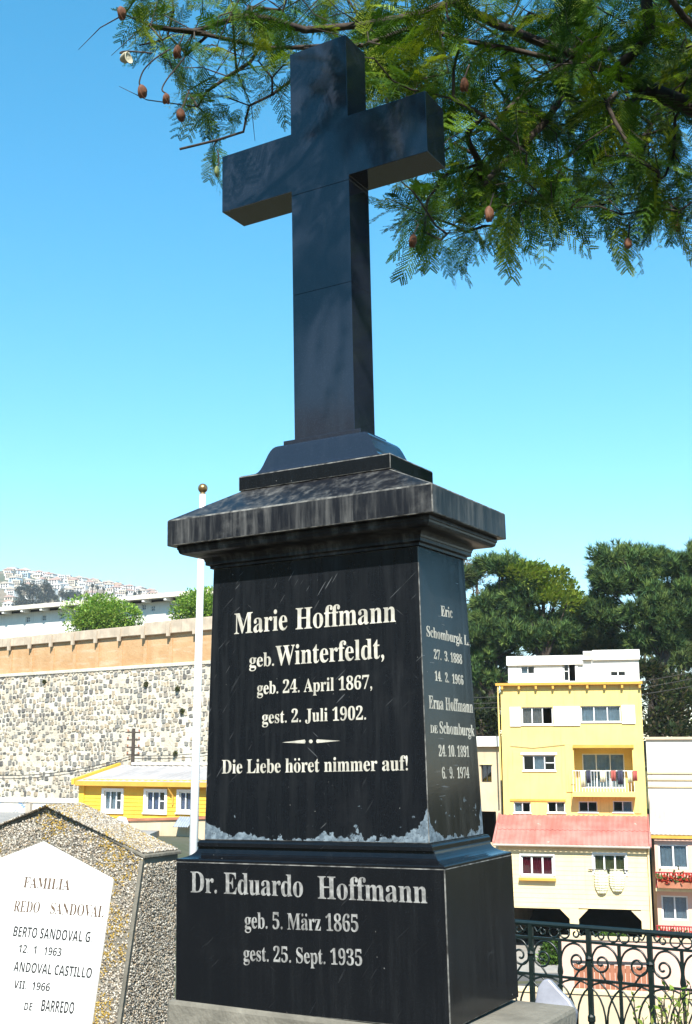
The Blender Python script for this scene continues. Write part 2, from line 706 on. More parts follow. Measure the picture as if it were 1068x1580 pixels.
og += [(.1428, .0875, .9885), (.1428, .0875, 1.0040)]
MB().rings(prof(og)).build('cross_step', M['granite_cross'], mon, bevel=.0012)

cx = empty('cross', (0, 0, 0))
cx.parent = mon
cx.matrix_basis = Matrix.Translation((0, 0, L(1.0))) @ Matrix.Rotation(-.0016, 4, 'Y') @ Matrix.Rotation(-.0048, 4, 'X') @ Matrix.Rotation(-.009, 4, 'Z')
SH, SD, AR = .1124, .0672, .4026
Z1, Z2 = 1.507, 1.866
for z0, z1 in ((1.0042, Z1 - .0003), (Z1 + .0003, Z2 - .0003)):
    MB().rings([(SH, SD, z0 - 1.0), (SH, SD, z1 - 1.0)]).build('shaft_block', M['granite_cross'], cx, bevel=.0009)
a0, a1, t1, zb = 1.8829 - 1, 2.0963 - 1, 2.4006 - 1, Z2 + .0003 - 1
poly = [(-SH, zb), (SH, zb), (SH, a0), (AR, a0), (AR, a1), (SH, a1), (SH, t1), (-SH, t1), (-SH, a1), (-AR, a1), (-AR, a0), (-SH, a0)]
MB().prism(poly, -SD, SD).build('cross_head', M['granite_cross'], cx, bevel=.0012)

# inscriptions
fr = [(-.3822, -.1893, L(-.2435)), (.3822, -.1893, L(-.2435)), (0, -.1640, L(.5954))]
rt = [(.3821, -.1, L(-.2435)), (.3821, .1, L(-.2435)), (.3661, 0, L(.5954))]
bf = [(-.4, -.2408, 0), (.4, -.2408, 0), (0, -.2408, .4)]
W_, G_ = M['letter_white'], M['letter_grey']
for body, l, r, c in (('Marie', (361.8, 978.6), (443.5, 971.5), 31.5), ('Hoffmann', (456.5, 971.3), (611, 959.3), 32.5),
                      ('geb.', (385, 1029.4), (423, 1027.2), 21), ('Winterfeldt,', (425.5, 1027), (593, 1015.5), 30),
                      ('geb. 24. April 1867,', (397, 1071.5), (574.5, 1062.5), 19.5), ('gest. 2. Juli 1902.', (404.8, 1116.4), (565, 1110.2), 19.5)):
    inscription(body, l, r, c, fr, mon, die, W_)
inscription('Die Liebe horet nimmer auf!', (342.7, 1193.6), (629.6, 1188.6), 20.8, fr, mon, die, W_, umlaut=11)
for body, l, r, c in (('Eric', (681, 950.4), (698.5, 953.6), 16), ('Schomburgk L.', (658.7, 981.7), (724, 996.3), 16),
                      ('27.  3. 1888', (670, 1016.5), (713.3, 1024.8), 14.5), ('14.  2.  1966', (671.5, 1050), (715.2, 1057), 14.5),
                      ('Erna Hoffmann', (662.3, 1093), (730, 1100), 20), ('24. 10. 1891', (677.6, 1167), (724.3, 1168), 17), ('6.  9.  1974', (682.6, 1201.3), (724.3, 1200.5), 17)):
    inscription(body, l, r, c, rt, mon, die, W_, depth=.0004)
inscription('DE', (664.5, 1130.5), (675.5, 1131.4), 12, rt, mon, die, W_, depth=.0004)
inscription('Schomburgk', (679, 1131.3), (732.3, 1136), 18, rt, mon, die, W_, depth=.0004)
inscription('Dr. Eduardo', (294.4, 1376.6), (467.8, 1384), 32, bf, mon, base, G_)
inscription('Hoffmann', (491, 1386.3), (659.5, 1393.7), 34.5, bf, mon, base, G_)
inscription('geb. 5. Marz 1865', (378.1, 1431.8), (553.4, 1437.8), 24.5, bf, mon, base, G_, umlaut=9)
inscription('gest. 25. Sept. 1935', (376.2, 1482), (559.3, 1490.2), 23, bf, mon, base, G_)
# tapered rule with a dot between dates and motto
mb = MB()
Mi = mon.matrix_basis.inverted()
w = [mon.matrix_basis @ Vector(p) for p in fr]
nn = (w[1] - w[0]).cross(w[2] - w[0]).normalized()


def onf(px, py, k=.0012):
    return Mi @ (hit_plane(px, py, w[0], nn) + nn * k)


mb.add([onf(435.5, 1145.6), onf(470.8, 1147.2), onf(472, 1144.2), onf(470.8, 1141.2)], [(0, 1, 2, 3)])
mb.add([onf(525.5, 1143), onf(489.5, 1140.8), onf(488.2, 1143.6), onf(489.5, 1146.6)], [(0, 1, 2, 3)])
mb.add([onf(480 + 3 * math.cos(-a), 1144 + 3 * math.sin(-a)) for a in [k * math.pi / 5 for k in range(10)]], [tuple(range(10))])
mb.build('inscription', W_, die)

# rough kerb slab under the monument
pl = MB().box(-.475, .62, -.252, .262, -.91, -.0005).build('grave_kerb', M['concrete'], None, bevel=.012)
pl.matrix_basis = Matrix.Translation((.0015, 3.7569, B0 + EYE)) @ Matrix.Rotation(-.5168, 4, 'Z')
tag(pl, 'rough pale concrete slab under the black granite monument', 'grave slab')
# ------------------------------------------------------------------ pebble-dashed family tombstone, left
TY = -.4695
ty0 = 5.05
cr = at(221, 1323, ty0)                      # upper right corner of the sloping front
tomb = empty('family_tombstone')
THW, TK, TDEP = .526, .189, .245               # half width, lean of the front, depth of the top
cz = cr.z
Tm = Matrix.Translation((cr.x, cr.y, 0)) @ Matrix.Rotation(TY, 4, 'Z') @ Matrix.Translation((-THW, 0, 0))
tomb.matrix_basis = Tm
tag(tomb, 'grey pebble-dashed gabled tombstone with white marble plaque, left of the monument', 'tombstone')
GH = .178                                    # rise of the gable


def tp(x, z, k=0.0):
    """point on the leaning front face (k = proud of it)"""
    nl = Vector((0, -1, TK)).normalized()
    return Vector((x, -TK * (cz - z), z)) + nl * k


mb = MB()
outl = [(-THW, 0), (THW, 0), (THW, cz), (0, cz + GH), (-THW, cz)]
n = len(outl)
fv = [tp(x, z) for x, z in outl]
bv_ = [Vector((x, TDEP, z)) for x, z in outl]
mb.add(fv + bv_, [tuple(range(n)), tuple(range(2 * n - 1, n - 1, -1))] + [(i, i + n, (i + 1) % n + n, (i + 1) % n) for i in range(n) if i not in (2, 3)])
mb.build('stone_body', M['concrete'], tomb)
# roof slabs with a smooth lip at the eaves
for s in (-1, 1):
    mb = MB()
    a = Vector((0, 0, cz + GH))
    b = Vector((s * (THW + .012), 0, cz - .005))
    up = Vector((0, 0, .012))
    f0 = tp(0, cz + GH, .006)
    f1 = tp(s * (THW + .012), cz - .005, .006)
    f0b = f0 + Vector((0, 0, .013))
    f1b = f1 + Vector((0, 0, .013))
    bk_ = TDEP + .012
    vs = [f0, f1, f1b, f0b] + [Vector((p.x, bk_, p.z)) for p in (f0, f1, f1b, f0b)]
    mb.add(vs, [(0, 1, 2, 3), (7, 6, 5, 4), (0, 4, 5, 1), (1, 5, 6, 2), (2, 6, 7, 3)])
    mb.build('roof_slab', M['concrete'], tomb, bevel=.003)
# corner bead along the right front edge
mb = MB()
mb.tube([tp(THW - .002, cz - .012, .004), tp(THW - .002, .02, .004)], .009, 6)
mb.build('corner_bead', M['concrete'], tomb)
# plaque
PHW = .3945
zs_ = cz - .088
pz1 = zs_ + PHW * GH / THW
pout = [(-PHW, .05), (PHW, .05), (PHW, zs_), (0, pz1), (-PHW, zs_)]
mb = MB()
mb.add([tp(x, z, .007) for x, z in pout] + [tp(x, z, -.01) for x, z in pout], [tuple(range(n))] + [(i, i + n, (i + 1) % n + n, (i + 1) % n) for i in range(n)])
plaque = mb.build('plaque', M['marble'], tomb, bevel=.002)
ppl = [tp(-.3, .2, .0072), tp(.3, .2, .0072), tp(0, 1.0, .0072)]


def thin(s):
    return ''.join(chr(0x1D5D4 + ord(c) - 65) if 'A' <= c <= 'Z' else chr(0x1D7EC + ord(c) - 48) if '0' <= c <= '9' else c for c in s)


for body, l, r, c, st, mt in (('FAMILIA', (35.7, 1369.2), (107.2, 1373.6), 16.5, bold_serif, 'letter_dark'),
                              ('REDO', (20.5, 1406.2), (60.4, 1408.8), 17, bold_serif, 'letter_dark'), ('SANDOVAL', (76.9, 1409.8), (160, 1415.6), 17.5, bold_serif, 'letter_dark'),
                              ('BERTO SANDOVAL G.', (20, 1444.6), (141.3, 1454.4), 16, thin, 'letter_black'), ('12.  1.  1963', (28, 1469.5), (94, 1475.7), 12.5, thin, 'letter_black'),
                              ('ANDOVAL CASTILLO', (20.5, 1498.5), (140.8, 1509.5), 15.5, thin, 'letter_black'), ('VII.  1966', (20.5, 1524.5), (76.4, 1529.8), 12.5, thin, 'letter_black'),
                              ('DE', (37, 1558.5), (49, 1559.5), 12, thin, 'letter_black'), ('BARREDO', (63, 1560), (113.5, 1564.5), 18, thin, 'letter_black')):
    inscription(body, l, r, c, ppl, tomb, plaque, M[mt], st, depth=.0006)

# pebbles: one small faceted stone template scattered over every face
oct_v = np.array([(1, 0, 0), (-1, 0, 0), (0, 1, 0), (0, -1, 0), (0, 0, 1), (0, 0, -1)], float)
oct_f = np.array([(0, 2, 4), (2, 1, 4), (1, 3, 4), (3, 0, 4), (2, 0, 5), (1, 2, 5), (3, 1, 5), (0, 3, 5)])
pebs, ptint = [], []
PAL = np.array([(.46, .42, .35), (.30, .25, .19), (.16, .14, .12), (.55, .51, .44), (.07, .062, .055), (.36, .28, .19), (.40, .37, .33)])
PW = np.array([.25, .2, .14, .16, .06, .12, .07])


def in_poly(x, z, poly, pad=0.0):
    ins = np.zeros(len(x), bool)
    j = len(poly) - 1
    for i in range(len(poly)):
        xi, zi = poly[i]
        xj, zj = poly[j]
        c = ((zi > z) != (zj > z)) & (x < (xj - xi) * (z - zi) / (zj - zi + 1e-12) + xi)
        ins ^= c
        j = i
    return ins


def add_pebbles(P, lichen=0.0, rep=1.0):
    t = PAL[RNG.choice(len(PAL), len(P), p=PW)] * RNG.uniform(.75, 1.2, (len(P), 1))
    if lichen:
        nz = np.sin(P[:, 0] * 17 + 1.3) + np.sin(P[:, 2] * 19 + P[:, 0] * 7) + np.sin(P[:, 2] * 41 - P[:, 0] * 29) * .6
        pr = np.clip(nz * .5 + .2, 0, .85) * lichen
        m = RNG.random(len(P)) < pr
        t[m] = np.array([.36, .24, .045]) * RNG.uniform(.7, 1.25, (m.sum(), 1))
    pebs.append(P)
    ptint.append(t)


N = 26000                                                                     # front frame round the plaque
x = RNG.uniform(-THW, THW, N)
z = RNG.uniform(.35, cz + GH, N)
ok = in_poly(x, z, outl) & ~in_poly(x, z, [(-PHW - .004, 0), (PHW + .004, 0), (PHW + .004, zs_), (0, pz1 + .004), (-PHW - .004, zs_)])
add_pebbles(np.array([tp(a, b, .001)[:] for a, b in zip(x[ok], z[ok])]), .62)
N = 9000                                                                      # right side
yy = RNG.uniform(0, 1, N)
z = RNG.uniform(.35, cz - .03, N)
y = -TK * (cz - z) + .02 + yy * (TDEP - .02 + TK * (cz - z))
add_pebbles(np.stack([np.full(N, THW + .001), y, z], 1))
N = 7500                                                                      # both roof slopes
for s in (-1, 1):
    a = RNG.uniform(0, 1, N)
    y = RNG.uniform(0, TDEP, N)
    add_pebbles(np.stack([s * a * THW, y, cz + GH + .019 - a * (GH + .002)], 1), .25)
P = np.concatenate(pebs)
T = np.concatenate(ptint)
S = RNG.uniform(.0040, .0080, len(P))
V = scatter(oct_v * np.array([1, .8, .65]), P, rand_rot(len(P)), S)
F = (oct_f[None] + (np.arange(len(P)) * 6)[:, None, None]).reshape(-1, 3)
pb = np_mesh('pebbles', V, F, M['pebble'], tomb, np.repeat(T, 6, 0))
tag(pb, kind='stuff')

# ------------------------------------------------------------------ flagpole
fp = at(305.5, 1040, 10.0)
ftop = at(313.5, 763, 10.0)
pole = empty('flagpole', (fp.x, fp.y, 0))
MB().tube([(0, 0, 0), (0, 0, 1.6), (.003, 0, ftop.z)], [.039, .034, .026], 16).build('pole', M['pole_white'], pole, smooth=True)
r = .042
MB().lathe([(.02, 0), (.024, .012)] + [(max(.002, r * math.sin(a)), .012 + r - r * math.cos(a)) for a in [.5 + k * (math.pi - .5) / 10 for k in range(11)]], 20, (.003, 0, ftop.z)).build('finial_ball', M['bronze'], pole, smooth=True)
MB().lathe([(.06, 0), (.06, .05), (.045, .06), (.045, .3)], 16).build('pole_foot', M['pole_white'], pole)
tag(pole, 'slim white flagpole topped by a small bronze ball', 'flagpole')

# ------------------------------------------------------------------ wrought-iron grave railing
class Facade:
    """vertical plane through two photograph columns at given distances; local x along it, local -y towards the viewer"""

    def __init__(self, pxl, Dl, pxr, Dr, py=1165, off=0.0):
        a = at(pxl, py, Dl)
        b = at(pxr, py, Dr)
        self.o = Vector((a.x, a.y, 0))
        e = Vector((b.x - a.x, b.y - a.y, 0))
        self.len = e.length
        self.ex = e.normalized()
        self.ey = Vector((-self.ex.y, self.ex.x, 0))
        self.o = self.o - self.ey * off
        self.rz = math.atan2(self.ex.y, self.ex.x)

    def uv(self, px, py, n=0.0):
        """local x, z of the point seen at px,py on the plane n metres in front"""
        p = hit_plane(px, py, self.o - self.ey * n, self.ey)
        return (p - self.o).dot(self.ex), p.z

    def root(self, name):
        return empty(name, self.o, self.rz)


RF = Facade(797, 6.35, 1046, 5.9)
rail = RF.root('grave_railing')
tag(rail, 'low dark green wrought-iron railing with scrolls beside the black monument', 'railing')
u1, ztop = RF.uv(800, 1424)
u2, ztop2 = RF.uv(1046, 1441)
ztop = (ztop + ztop2) / 2
_, zs2 = RF.uv(864, 1450)
_, zmid = RF.uv(864, 1507)
zbot = zmid - (zs2 - zmid) * 1.25
um = [RF.uv(820, 1470)[0], RF.uv(907, 1470)[0], RF.uv(1003, 1470)[0]]
sp = (um[2] - um[0]) / 2
posts = [um[0] + sp * k for k in range(-2, 5)]
UL, UR = posts[0], posts[-1]
IR = M['iron']
MB().tube([(UL, 0, ztop), (UR, 0, ztop)], .013, 8).build('rail', IR, rail)
for zz in (zs2, zmid, zbot):
    MB().box(UL, UR, -.006, .006, zz - .006, zz + .006).build('rail', IR, rail)


def inst(src, loc, flip=1.0, parent=None):
    o = src.copy()
    COL.objects.link(o)
    o.location = loc
    o.scale = (flip, 1, 1)
    o.parent = parent or src.parent
    return o


H1 = zs2 - zmid
hp = sp / 2
post0 = None
for u in posts:
    if post0 is None:
        post0 = MB()
        post0.box(-.011, .011, -.011, .011, -.02, ztop)
        post0.lathe([(.012, 0), (.022, .012), (.012, .024)], 8, (0, 0, zmid + H1 * .5))
        post0.lathe([(.012, 0), (.02, .01), (.02, .03), (.012, .04)], 8, (0, 0, zbot + .02))
        post0 = post0.build('post', IR, rail)
        post0.location = (u, 0, 0)
    else:
        inst(post0, (u, 0, 0))
bar0 = None
for a in posts[:-1]:
    if bar0 is None:
        bar0 = MB().box(-.007, .007, -.007, .007, .0, zs2).build('bar', IR, rail)
        bar0.location = (a + hp, 0, 0)
    else:
        inst(bar0, (a + hp, 0, 0))


def scroll_pts(h, w):
    """climbs the bar, arches over, and curls in beside the post (origin at foot of the bar, +x to the post)"""
    pts = [(.004, 0), (.010, h * .12), (.004, h * .36), (.010, h * .62), (w * .2, h * .84), (w * .45, h * .965), (w * .72, h * .9), (w * .88, h * .68)]
    c = (w * .60, h * .47)
    r0 = math.hypot(w * .90 - c[0], h * .55 - c[1])
    for k in range(22):
        a = .25 - k * .42
        r = r0 * (1 - k / 23) ** .9 + .002
        pts.append((c[0] + r * math.cos(a) * .95, c[1] + r * math.sin(a)))
    return pts


def smooth_path(pts, sub=3):
    P = [Vector((p[0], 0, p[1])) for p in pts]
    out = []
    for i in range(len(P) - 1):
        p0, p1, p2, p3 = P[max(i - 1, 0)], P[i], P[i + 1], P[min(i + 2, len(P) - 1)]
        for k in range(sub):
            t = k / sub
            out.append(.5 * ((2 * p1) + (p2 - p0) * t + (2 * p0 - 5 * p1 + 4 * p2 - p3) * t * t + (3 * p1 - p0 - 3 * p2 + p3) * t ** 3))
    out.append(P[-1])
    return out


sc0 = MB().tube(smooth_path(scroll_pts(H1 - .012, hp)), .0055, 6).build('scroll', IR, rail, smooth=True)
sw0 = MB().tube(smooth_path([(0, H1 * .5), (.012, H1 * .40), (hp * .35, H1 * .22), (hp * .52, H1 * .02)]), .005, 6).build('brace', IR, rail, smooth=True)
H0 = ztop - zs2 - .012
ring0 = MB()
rr = H0 * .44
ring0.tube([(rr * math.cos(a), 0, rr * math.sin(a)) for a in [k * math.pi / 9 for k in range(19)]], .0045, 6)
ring0 = ring0.build('ring', IR, rail, smooth=True)
ss = [(0, H0 * .48)]
spts = []
for k in range(14):
    a = math.pi * .5 + k * .45
    r = rr * .35 + rr * .5 * (k / 13)
    spts.append((r * math.cos(a) * .9, r * math.sin(a)))
spts += [(rr * 1.25, -rr * .2), (rr * 1.9, rr * .75), (rr * 2.3, rr * .95)]
s0 = MB().tube(smooth_path(spts), .0045, 6).build('curl', IR, rail, smooth=True)
Hb = zmid - zbot
arc0 = MB().tube([(hp * .98 * math.cos(a), 0, Hb * .97 * math.sin(a) ** .8) for a in [k * math.pi / 16 for k in range(17)]], .005, 6).build('arch', IR, rail, smooth=True)
fan0 = MB().tube(smooth_path([(0, 0), (.02, Hb * .35), (hp * .45, Hb * .8), (hp * .75, Hb)]), .0045, 6).build('fan_stem', IR, rail, smooth=True)
first = True
for a in posts[:-1]:
    b = a + hp
    for s, u in ((1, b), (-1, b)):
        loc = (u, 0, zmid + .006)
        if first:
            sc0.location = loc
        else:
            inst(sc0, loc, s)
        for src, loc2, fl in ((sw0, (a if s > 0 else a + sp, 0, zmid), s), (s0, (a + sp * (.22 if s > 0 else .78), 0, zs2 + .006 + H0 * .5), -s),
                              (fan0, (b, 0, zbot), s), (arc0, (a + hp * (.5 if s > 0 else 1.5), 0, zbot), 1)):
            if first:
                src.location = loc2
                src.scale = (fl, 1, 1)
            else:
                inst(src, loc2, fl)
        first = False
    for k in (-1, 1):
        inst(ring0, (b + k * rr * 1.12, 0, zs2 + .006 + H0 * .5))
ring0.location = (posts[-1] - rr * 1.5, 0, zs2 + .006 + H0 * .5)

# pale rounded slab behind the kerb, and a small leafy plant by the railing
q = at(858, 1560, 5.2)
sl = MB()
sh = [(-.085, -.3), (.085, -.3), (.085, .02), (.05, .055), (.0, .085), (-.045, .115), (-.068, .105), (-.085, .07)]
sl.prism(sh, -.03, .03)
M['grey_slab'] = plain('pale blue-grey marble', (.30, .31, .36), .35, .3, 8)
slo = sl.build('marble_slab', M['grey_slab'], None, bevel=.008)
slo.location = q
slo.rotation_euler = (-.25, .15, -.45)
tag(slo, 'pale blue-grey rounded slab poking up behind the concrete kerb', 'slab')
# ------------------------------------------------------------------ buildings
def wall_mesh(mb, u0, u1, z0, z1, holes, y0=0.0, th=.22):
    """front wall with real openings; holes (ua,ub,za,zb)"""
    us = sorted({u0, u1} | {h[0] for h in holes} | {h[1] for h in holes})
    zz = sorted({z0, z1} | {h[2] for h in holes} | {h[3] for h in holes})
    us = [u for u in us if u0 <= u <= u1]
    zz = [z for z in zz if z0 <= z <= z1]
    for i in range(len(us) - 1):
        for j in range(len(zz) - 1):
            cu, cz_ = (us[i] + us[i + 1]) / 2, (zz[j] + zz[j + 1]) / 2
            if any(h[0] < cu < h[1] and h[2] < cz_ < h[3] for h in holes):
                continue
            a, b, c, d = us[i], us[i + 1], zz[j], zz[j + 1]
            mb.quad((a, y0, c), (b, y0, c), (b, y0, d), (a, y0, d))
            mb.quad((b, y0 + th, c), (a, y0 + th, c), (a, y0 + th, d), (b, y0 + th, d))
    for a, b, c, d in holes:
        e = y0 + th
        mb.quad((a, y0, c), (a, e, c), (b, e, c), (b, y0, c))
        mb.quad((a, y0, d), (b, y0, d), (b, e, d), (a, e, d))
        mb.quad((a, y0, c), (a, y0, d), (a, e, d), (a, e, c))
        mb.quad((b, y0, c), (b, e, c), (b, e, d), (b, y0, d))
    return mb


def shell(mb, u0, u1, z0, z1, y0, y1, roof=True):
    """sides, back and roof that close a building behind its front wall"""
    mb.quad((u0, y1, z0), (u0, y0, z0), (u0, y0, z1), (u0, y1, z1))
    mb.quad((u1, y0, z0), (u1, y1, z0), (u1, y1, z1), (u1, y0, z1))
    mb.quad((u1, y1, z0), (u0, y1, z0), (u0, y1, z1), (u1, y1, z1))
    if roof:
        mb.quad((u0, y0, z1), (u1, y0, z1), (u1, y1, z1), (u0, y1, z1))
    mb.quad((u0, y1, z0), (u1, y1, z0), (u1, y0, z0), (u0, y0, z0))
    return mb


M['yellow'] = plain('yellow house plaster', (.82, .60, .20), .8, .1, 1.2, fine=12, streak=.4)
M['orange_yellow'] = plain('orange yellow clapboard paint', (.80, .46, .055), .7, .1, 1.5, fine=14, streak=.2)
M['cream'] = plain('cream clapboard paint', (.80, .63, .36), .8, .1, 1.2, fine=14, streak=.22)
M['white'] = plain('white painted plaster', (.80, .78, .73), .75, .08, 1.5, fine=14, streak=.3)
M['white_dirty'] = plain('stained whitewash', (.77, .70, .59), .85, .12, .9, fine=9, streak=.3)
M['beige'] = plain('beige render', (.62, .49, .33), .9, .15, .8, fine=8, streak=.3)
M['grey_beige'] = plain('grey beige sheet', (.45, .40, .33), .85, .15, .8, fine=9, streak=.3)
M['pink'] = plain('pink house plaster', (.72, .47, .38), .8, .1, 1.2, streak=.2)
t = NT('faded red painted roof')
rc = t.mix(t.ramp(t.noise(.8, 5), .35, .65), (.38, .125, .10), (.46, .20, .165))
rc = t.mix(t.ramp(t.noise(1.6, 5, .6, t.map((2.6, .25, .25))), .5, .72, 0, .45), rc, (.27, .095, .07))
rc = t.mix(t.ramp(t.noise(2.4, 4), .68, .74, 0, .8), rc, (.62, .50, .42))
M['red_roof'] = t.fin(rc, .8)
M['red_paint'] = plain('dark red paint', (.40, .035, .04), .5, .2, 3)
M['grey_roof'] = plain('grey fibre cement roof', (.40, .37, .35), .85, .22, 1.0, fine=8)
M['shutter'] = plain('white shutter paint', (.80, .80, .79), .55, .05, 3)
M['ochre'] = plain('ochre trim paint', (.62, .34, .06), .7, .12, 2)
M['curtain_pink'] = plain('pinkish curtain', (.62, .45, .38), .9, .2, 6)
M['curtain_white'] = plain('white net curtain', (.72, .72, .74), .9, .12, 6)
M['curtain_blue'] = plain('blue curtain', (.22, .26, .52), .9, .25, 5)
M['curtain_red'] = plain('crimson curtain', (.50, .02, .05), .85, .2, 5)
M['blind_olive'] = plain('olive blind', (.40, .33, .12), .85, .15, 6)
M['cloth_cream'] = plain('cream laundry', (.78, .74, .50), .9, .12, 6)
M['cloth_mixed'] = plain('dark laundry', (.05, .05, .08), .9, .2, 6)
M['cloth_red'] = plain('red laundry', (.40, .10, .08), .9, .2, 6)
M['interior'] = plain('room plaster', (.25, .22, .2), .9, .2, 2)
M['metal_dark'] = plain('dark steel', (.06, .06, .065), .5, .2, 4, .5, .5)
M['metal_grey'] = plain('galvanised sheet', (.45, .47, .50), .45, .2, 3, .5, .5)
M['terracotta'] = plain('terracotta boards', (.40, .16, .09), .8, .25, 2)
M['asphalt'] = plain('asphalt', (.10, .10, .10), .9, .25, 1)
M['pavement'] = plain('concrete pavement', (.33, .31, .28), .9, .2, 1)
M['wood_pole'] = plain('dark timber pole', (.07, .055, .045), .9, .3, 4)
M['wire'] = plain('black cable', (.02, .02, .02), .6, .1, 4)
M['flower'] = plain('red geranium', (.45, .06, .04), .8, .3, 8)


def window(root, u0, u1, z0, z1, y=.08, n=2, fr=.05, curtains=(), mat='shutter', open_pane=None, transom=(), sill=True, proud=0.0):
    """frame with mullions, one pane per light, curtains behind, a sill; curtains: (light index, material)"""
    w = MB()
    t = .05
    yy = y - proud
    w.box(u0, u1, yy, yy + t, z0, z0 + fr)
    w.box(u0, u1, yy, yy + t, z1 - fr, z1)
    w.box(u0, u0 + fr, yy, yy + t, z0 + fr, z1 - fr)
    w.box(u1 - fr, u1, yy, yy + t, z0 + fr, z1 - fr)
    lw_ = (u1 - u0) / n
    for k in range(1, n):
        w.box(u0 + k * lw_ - fr * .5, u0 + k * lw_ + fr * .5, yy, yy + t, z0 + fr, z1 - fr)
    for k in transom:
        w.box(u0 + k * lw_ + fr, u0 + (k + 1) * lw_ - fr, yy, yy + t, (z0 + z1) / 2 - fr * .4, (z0 + z1) / 2 + fr * .4)
    wo = w.build('window', M[mat], root)
    for k in range(n):
        if open_pane == k:
            continue
        a, b = u0 + k * lw_ + fr * .45, u0 + (k + 1) * lw_ - fr * .45
        p = MB().box(a, b, yy + t * .45, yy + t * .55, z0 + fr, z1 - fr).build('pane', M['glass'], wo)
    for k, cm in curtains:
        a, b = u0 + k * lw_ + fr * .4, u0 + (k + 1) * lw_ - fr * .4
        c = MB()
        m = 10
        pts = [(a + (b - a) * i / m, yy + t + .06 + .018 * math.sin(i * 2.2 + k)) for i in range(m + 1)]
        for i in range(m):
            c.quad((pts[i][0], pts[i][1], z0 + .02), (pts[i + 1][0], pts[i + 1][1], z0 + .02), (pts[i + 1][0], pts[i + 1][1], z1 - .02), (pts[i][0], pts[i][1], z1 - .02))
        c.build('curtain', M[cm], wo, smooth=True)
    if sill:
        MB().box(u0 - .05, u1 + .05, -.06, yy, z0 - .05, z0 - .002).build('sill', M[mat], wo)
    return wo


def rect(F, x0, y0, x1, y1, n=0.0):
    a = F.uv(x0, y0, n)
    b = F.uv(x1, y1, n)
    c = F.uv(x0, y1, n)
    d = F.uv(x1, y0, n)
    return (a[0] + c[0]) / 2, (b[0] + d[0]) / 2, (b[1] + c[1]) / 2, (a[1] + d[1]) / 2


# --- three-storey yellow house on the right
YF = Facade(775, 58.9, 994, 57.35)
yh = YF.root('yellow_house')
tag(yh, 'three-storey yellow house with white rooftop room and red lean-to roof', 'house')
GZ_ = -8.75 + EYE
U0, U1 = 0.0, YF.len
_, ze = YF.uv(880, 1057)
_, zj = YF.uv(880, 1257)
holes = {}
R = lambda *a, **k: rect(YF, *a, **k)
holes['wa'] = R(805, 1091, 853, 1118)
holes['wb'] = R(896, 1089, 958, 1114)
holes['wc'] = R(807, 1165, 857, 1189)
holes['bal'] = R(886, 1155, 977, 1224)
for k, q in enumerate(((793, 1237.5, 819, 1254), (845, 1237, 872, 1254), (893, 1236.5, 922, 1253), (946, 1236, 976, 1253))):
    holes['s%d' % k] = R(*q)
mb = MB()
ZG = rect(YF, 894, 1402, 991, 1480, 2.4)[3] + .35
wall_mesh(mb, U0, U1, ZG, ze, list(holes.values()), 0, .25)
shell(mb, U0, U1, ZG, ze, 0.0, 7.5)
mb.build('wall', M['yellow'], yh)
# eave board on brackets
e0 = MB().box(U0 - .22, U1 + .08, -.28, .1, ze, ze + .12).build('eave_board', M['ochre'], yh)
b0_ = MB().box(-.05, .05, -.24, -.003, -.18, -.003).build('bracket', M['ochre'], yh)
for k in range(9):
    u = U0 + .1 + (U1 - .15 - U0) * k / 8
    if k == 0:
        b0_.location = (u, 0, ze)
    else:
        inst(b0_, (u, 0, ze))
MB().tube([(U0 - .1, -.2, ze + .02), (U0 - .12, -.1, ze - .5), (U0 - .08, -.08, ze - 4.5)], .04, 6).build('downpipe', M['yellow'], yh)
# rooftop room
ra = R(783, 1012, 905, 1053)
rb = R(900, 1003, 986, 1053)
rw = [R(803, 1027, 824, 1039), R(868, 1019, 891, 1050), R(941, 1034, 966, 1043)]
y_r = .35
mb = MB()
z_a, z_b = ra[3], rb[3]
zr = ze + .12
wall_mesh(mb, ra[0], rb[0], zr, z_a, [(h[0], h[1], max(h[2], zr + .02), h[3]) for h in rw[:2]], y_r, .15)
wall_mesh(mb, rb[0], rb[1], zr, z_b, [rw[2]], y_r, .15)
shell(mb, ra[0], rb[0], zr, z_a, y_r, 5.5)
shell(mb, rb[0], rb[1], zr, z_b, y_r, 5.5)
att = mb.build('rooftop_room', M['white'], yh)
MB().box(ra[0] - .06, rb[0] - .01, y_r - .14, y_r - .002, z_a - .42, z_a + .03).build('fascia', M['white'], att)
MB().box(rb[0] + .45, rb[1] + .06, y_r - .14, y_r - .002, z_b - .45, z_b + .03).build('fascia', M['white'], att)
MB().box(rb[0] - .05, rb[0] + .42, y_r - .2, y_r - .003, z_b - .42, z_b - .35).build('niche_ledge', M['white'], att)
MB().box(rb[0] + .02, rb[0] + .38, y_r - .03, y_r - .003, z_b - .35, z_b - .06).build('niche', M['grey_beige'], att)
window(att, *rw[0], y=y_r + .03, n=2, fr=.03, curtains=((0, 'curtain_white'),), sill=False)
window(att, *rw[2], y=y_r + .03, n=2, fr=.05, sill=False)
d = rw[1]
window(att, d[0] + .03, d[0] + .3, max(d[2], zr + .03), d[3] - .02, y=y_r + .02, n=1, fr=.04, transom=(0,), sill=False)
MB().box(d[1] - .12, d[1] + .02, y_r - .05, y_r - .01, zr + .02, d[3]).build('open_door', M['shutter'], att)
MB().tube([(U0 + .4, -.04, zj + 3.2), (U0 + 1.5, -.04, zj + 3.1), (U0 + 3.0, -.04, zj + 3.25), (U1 - .3, -.04, zj + 3.2)], .012, 5).build('wall_cable', M['metal_dark'], yh)
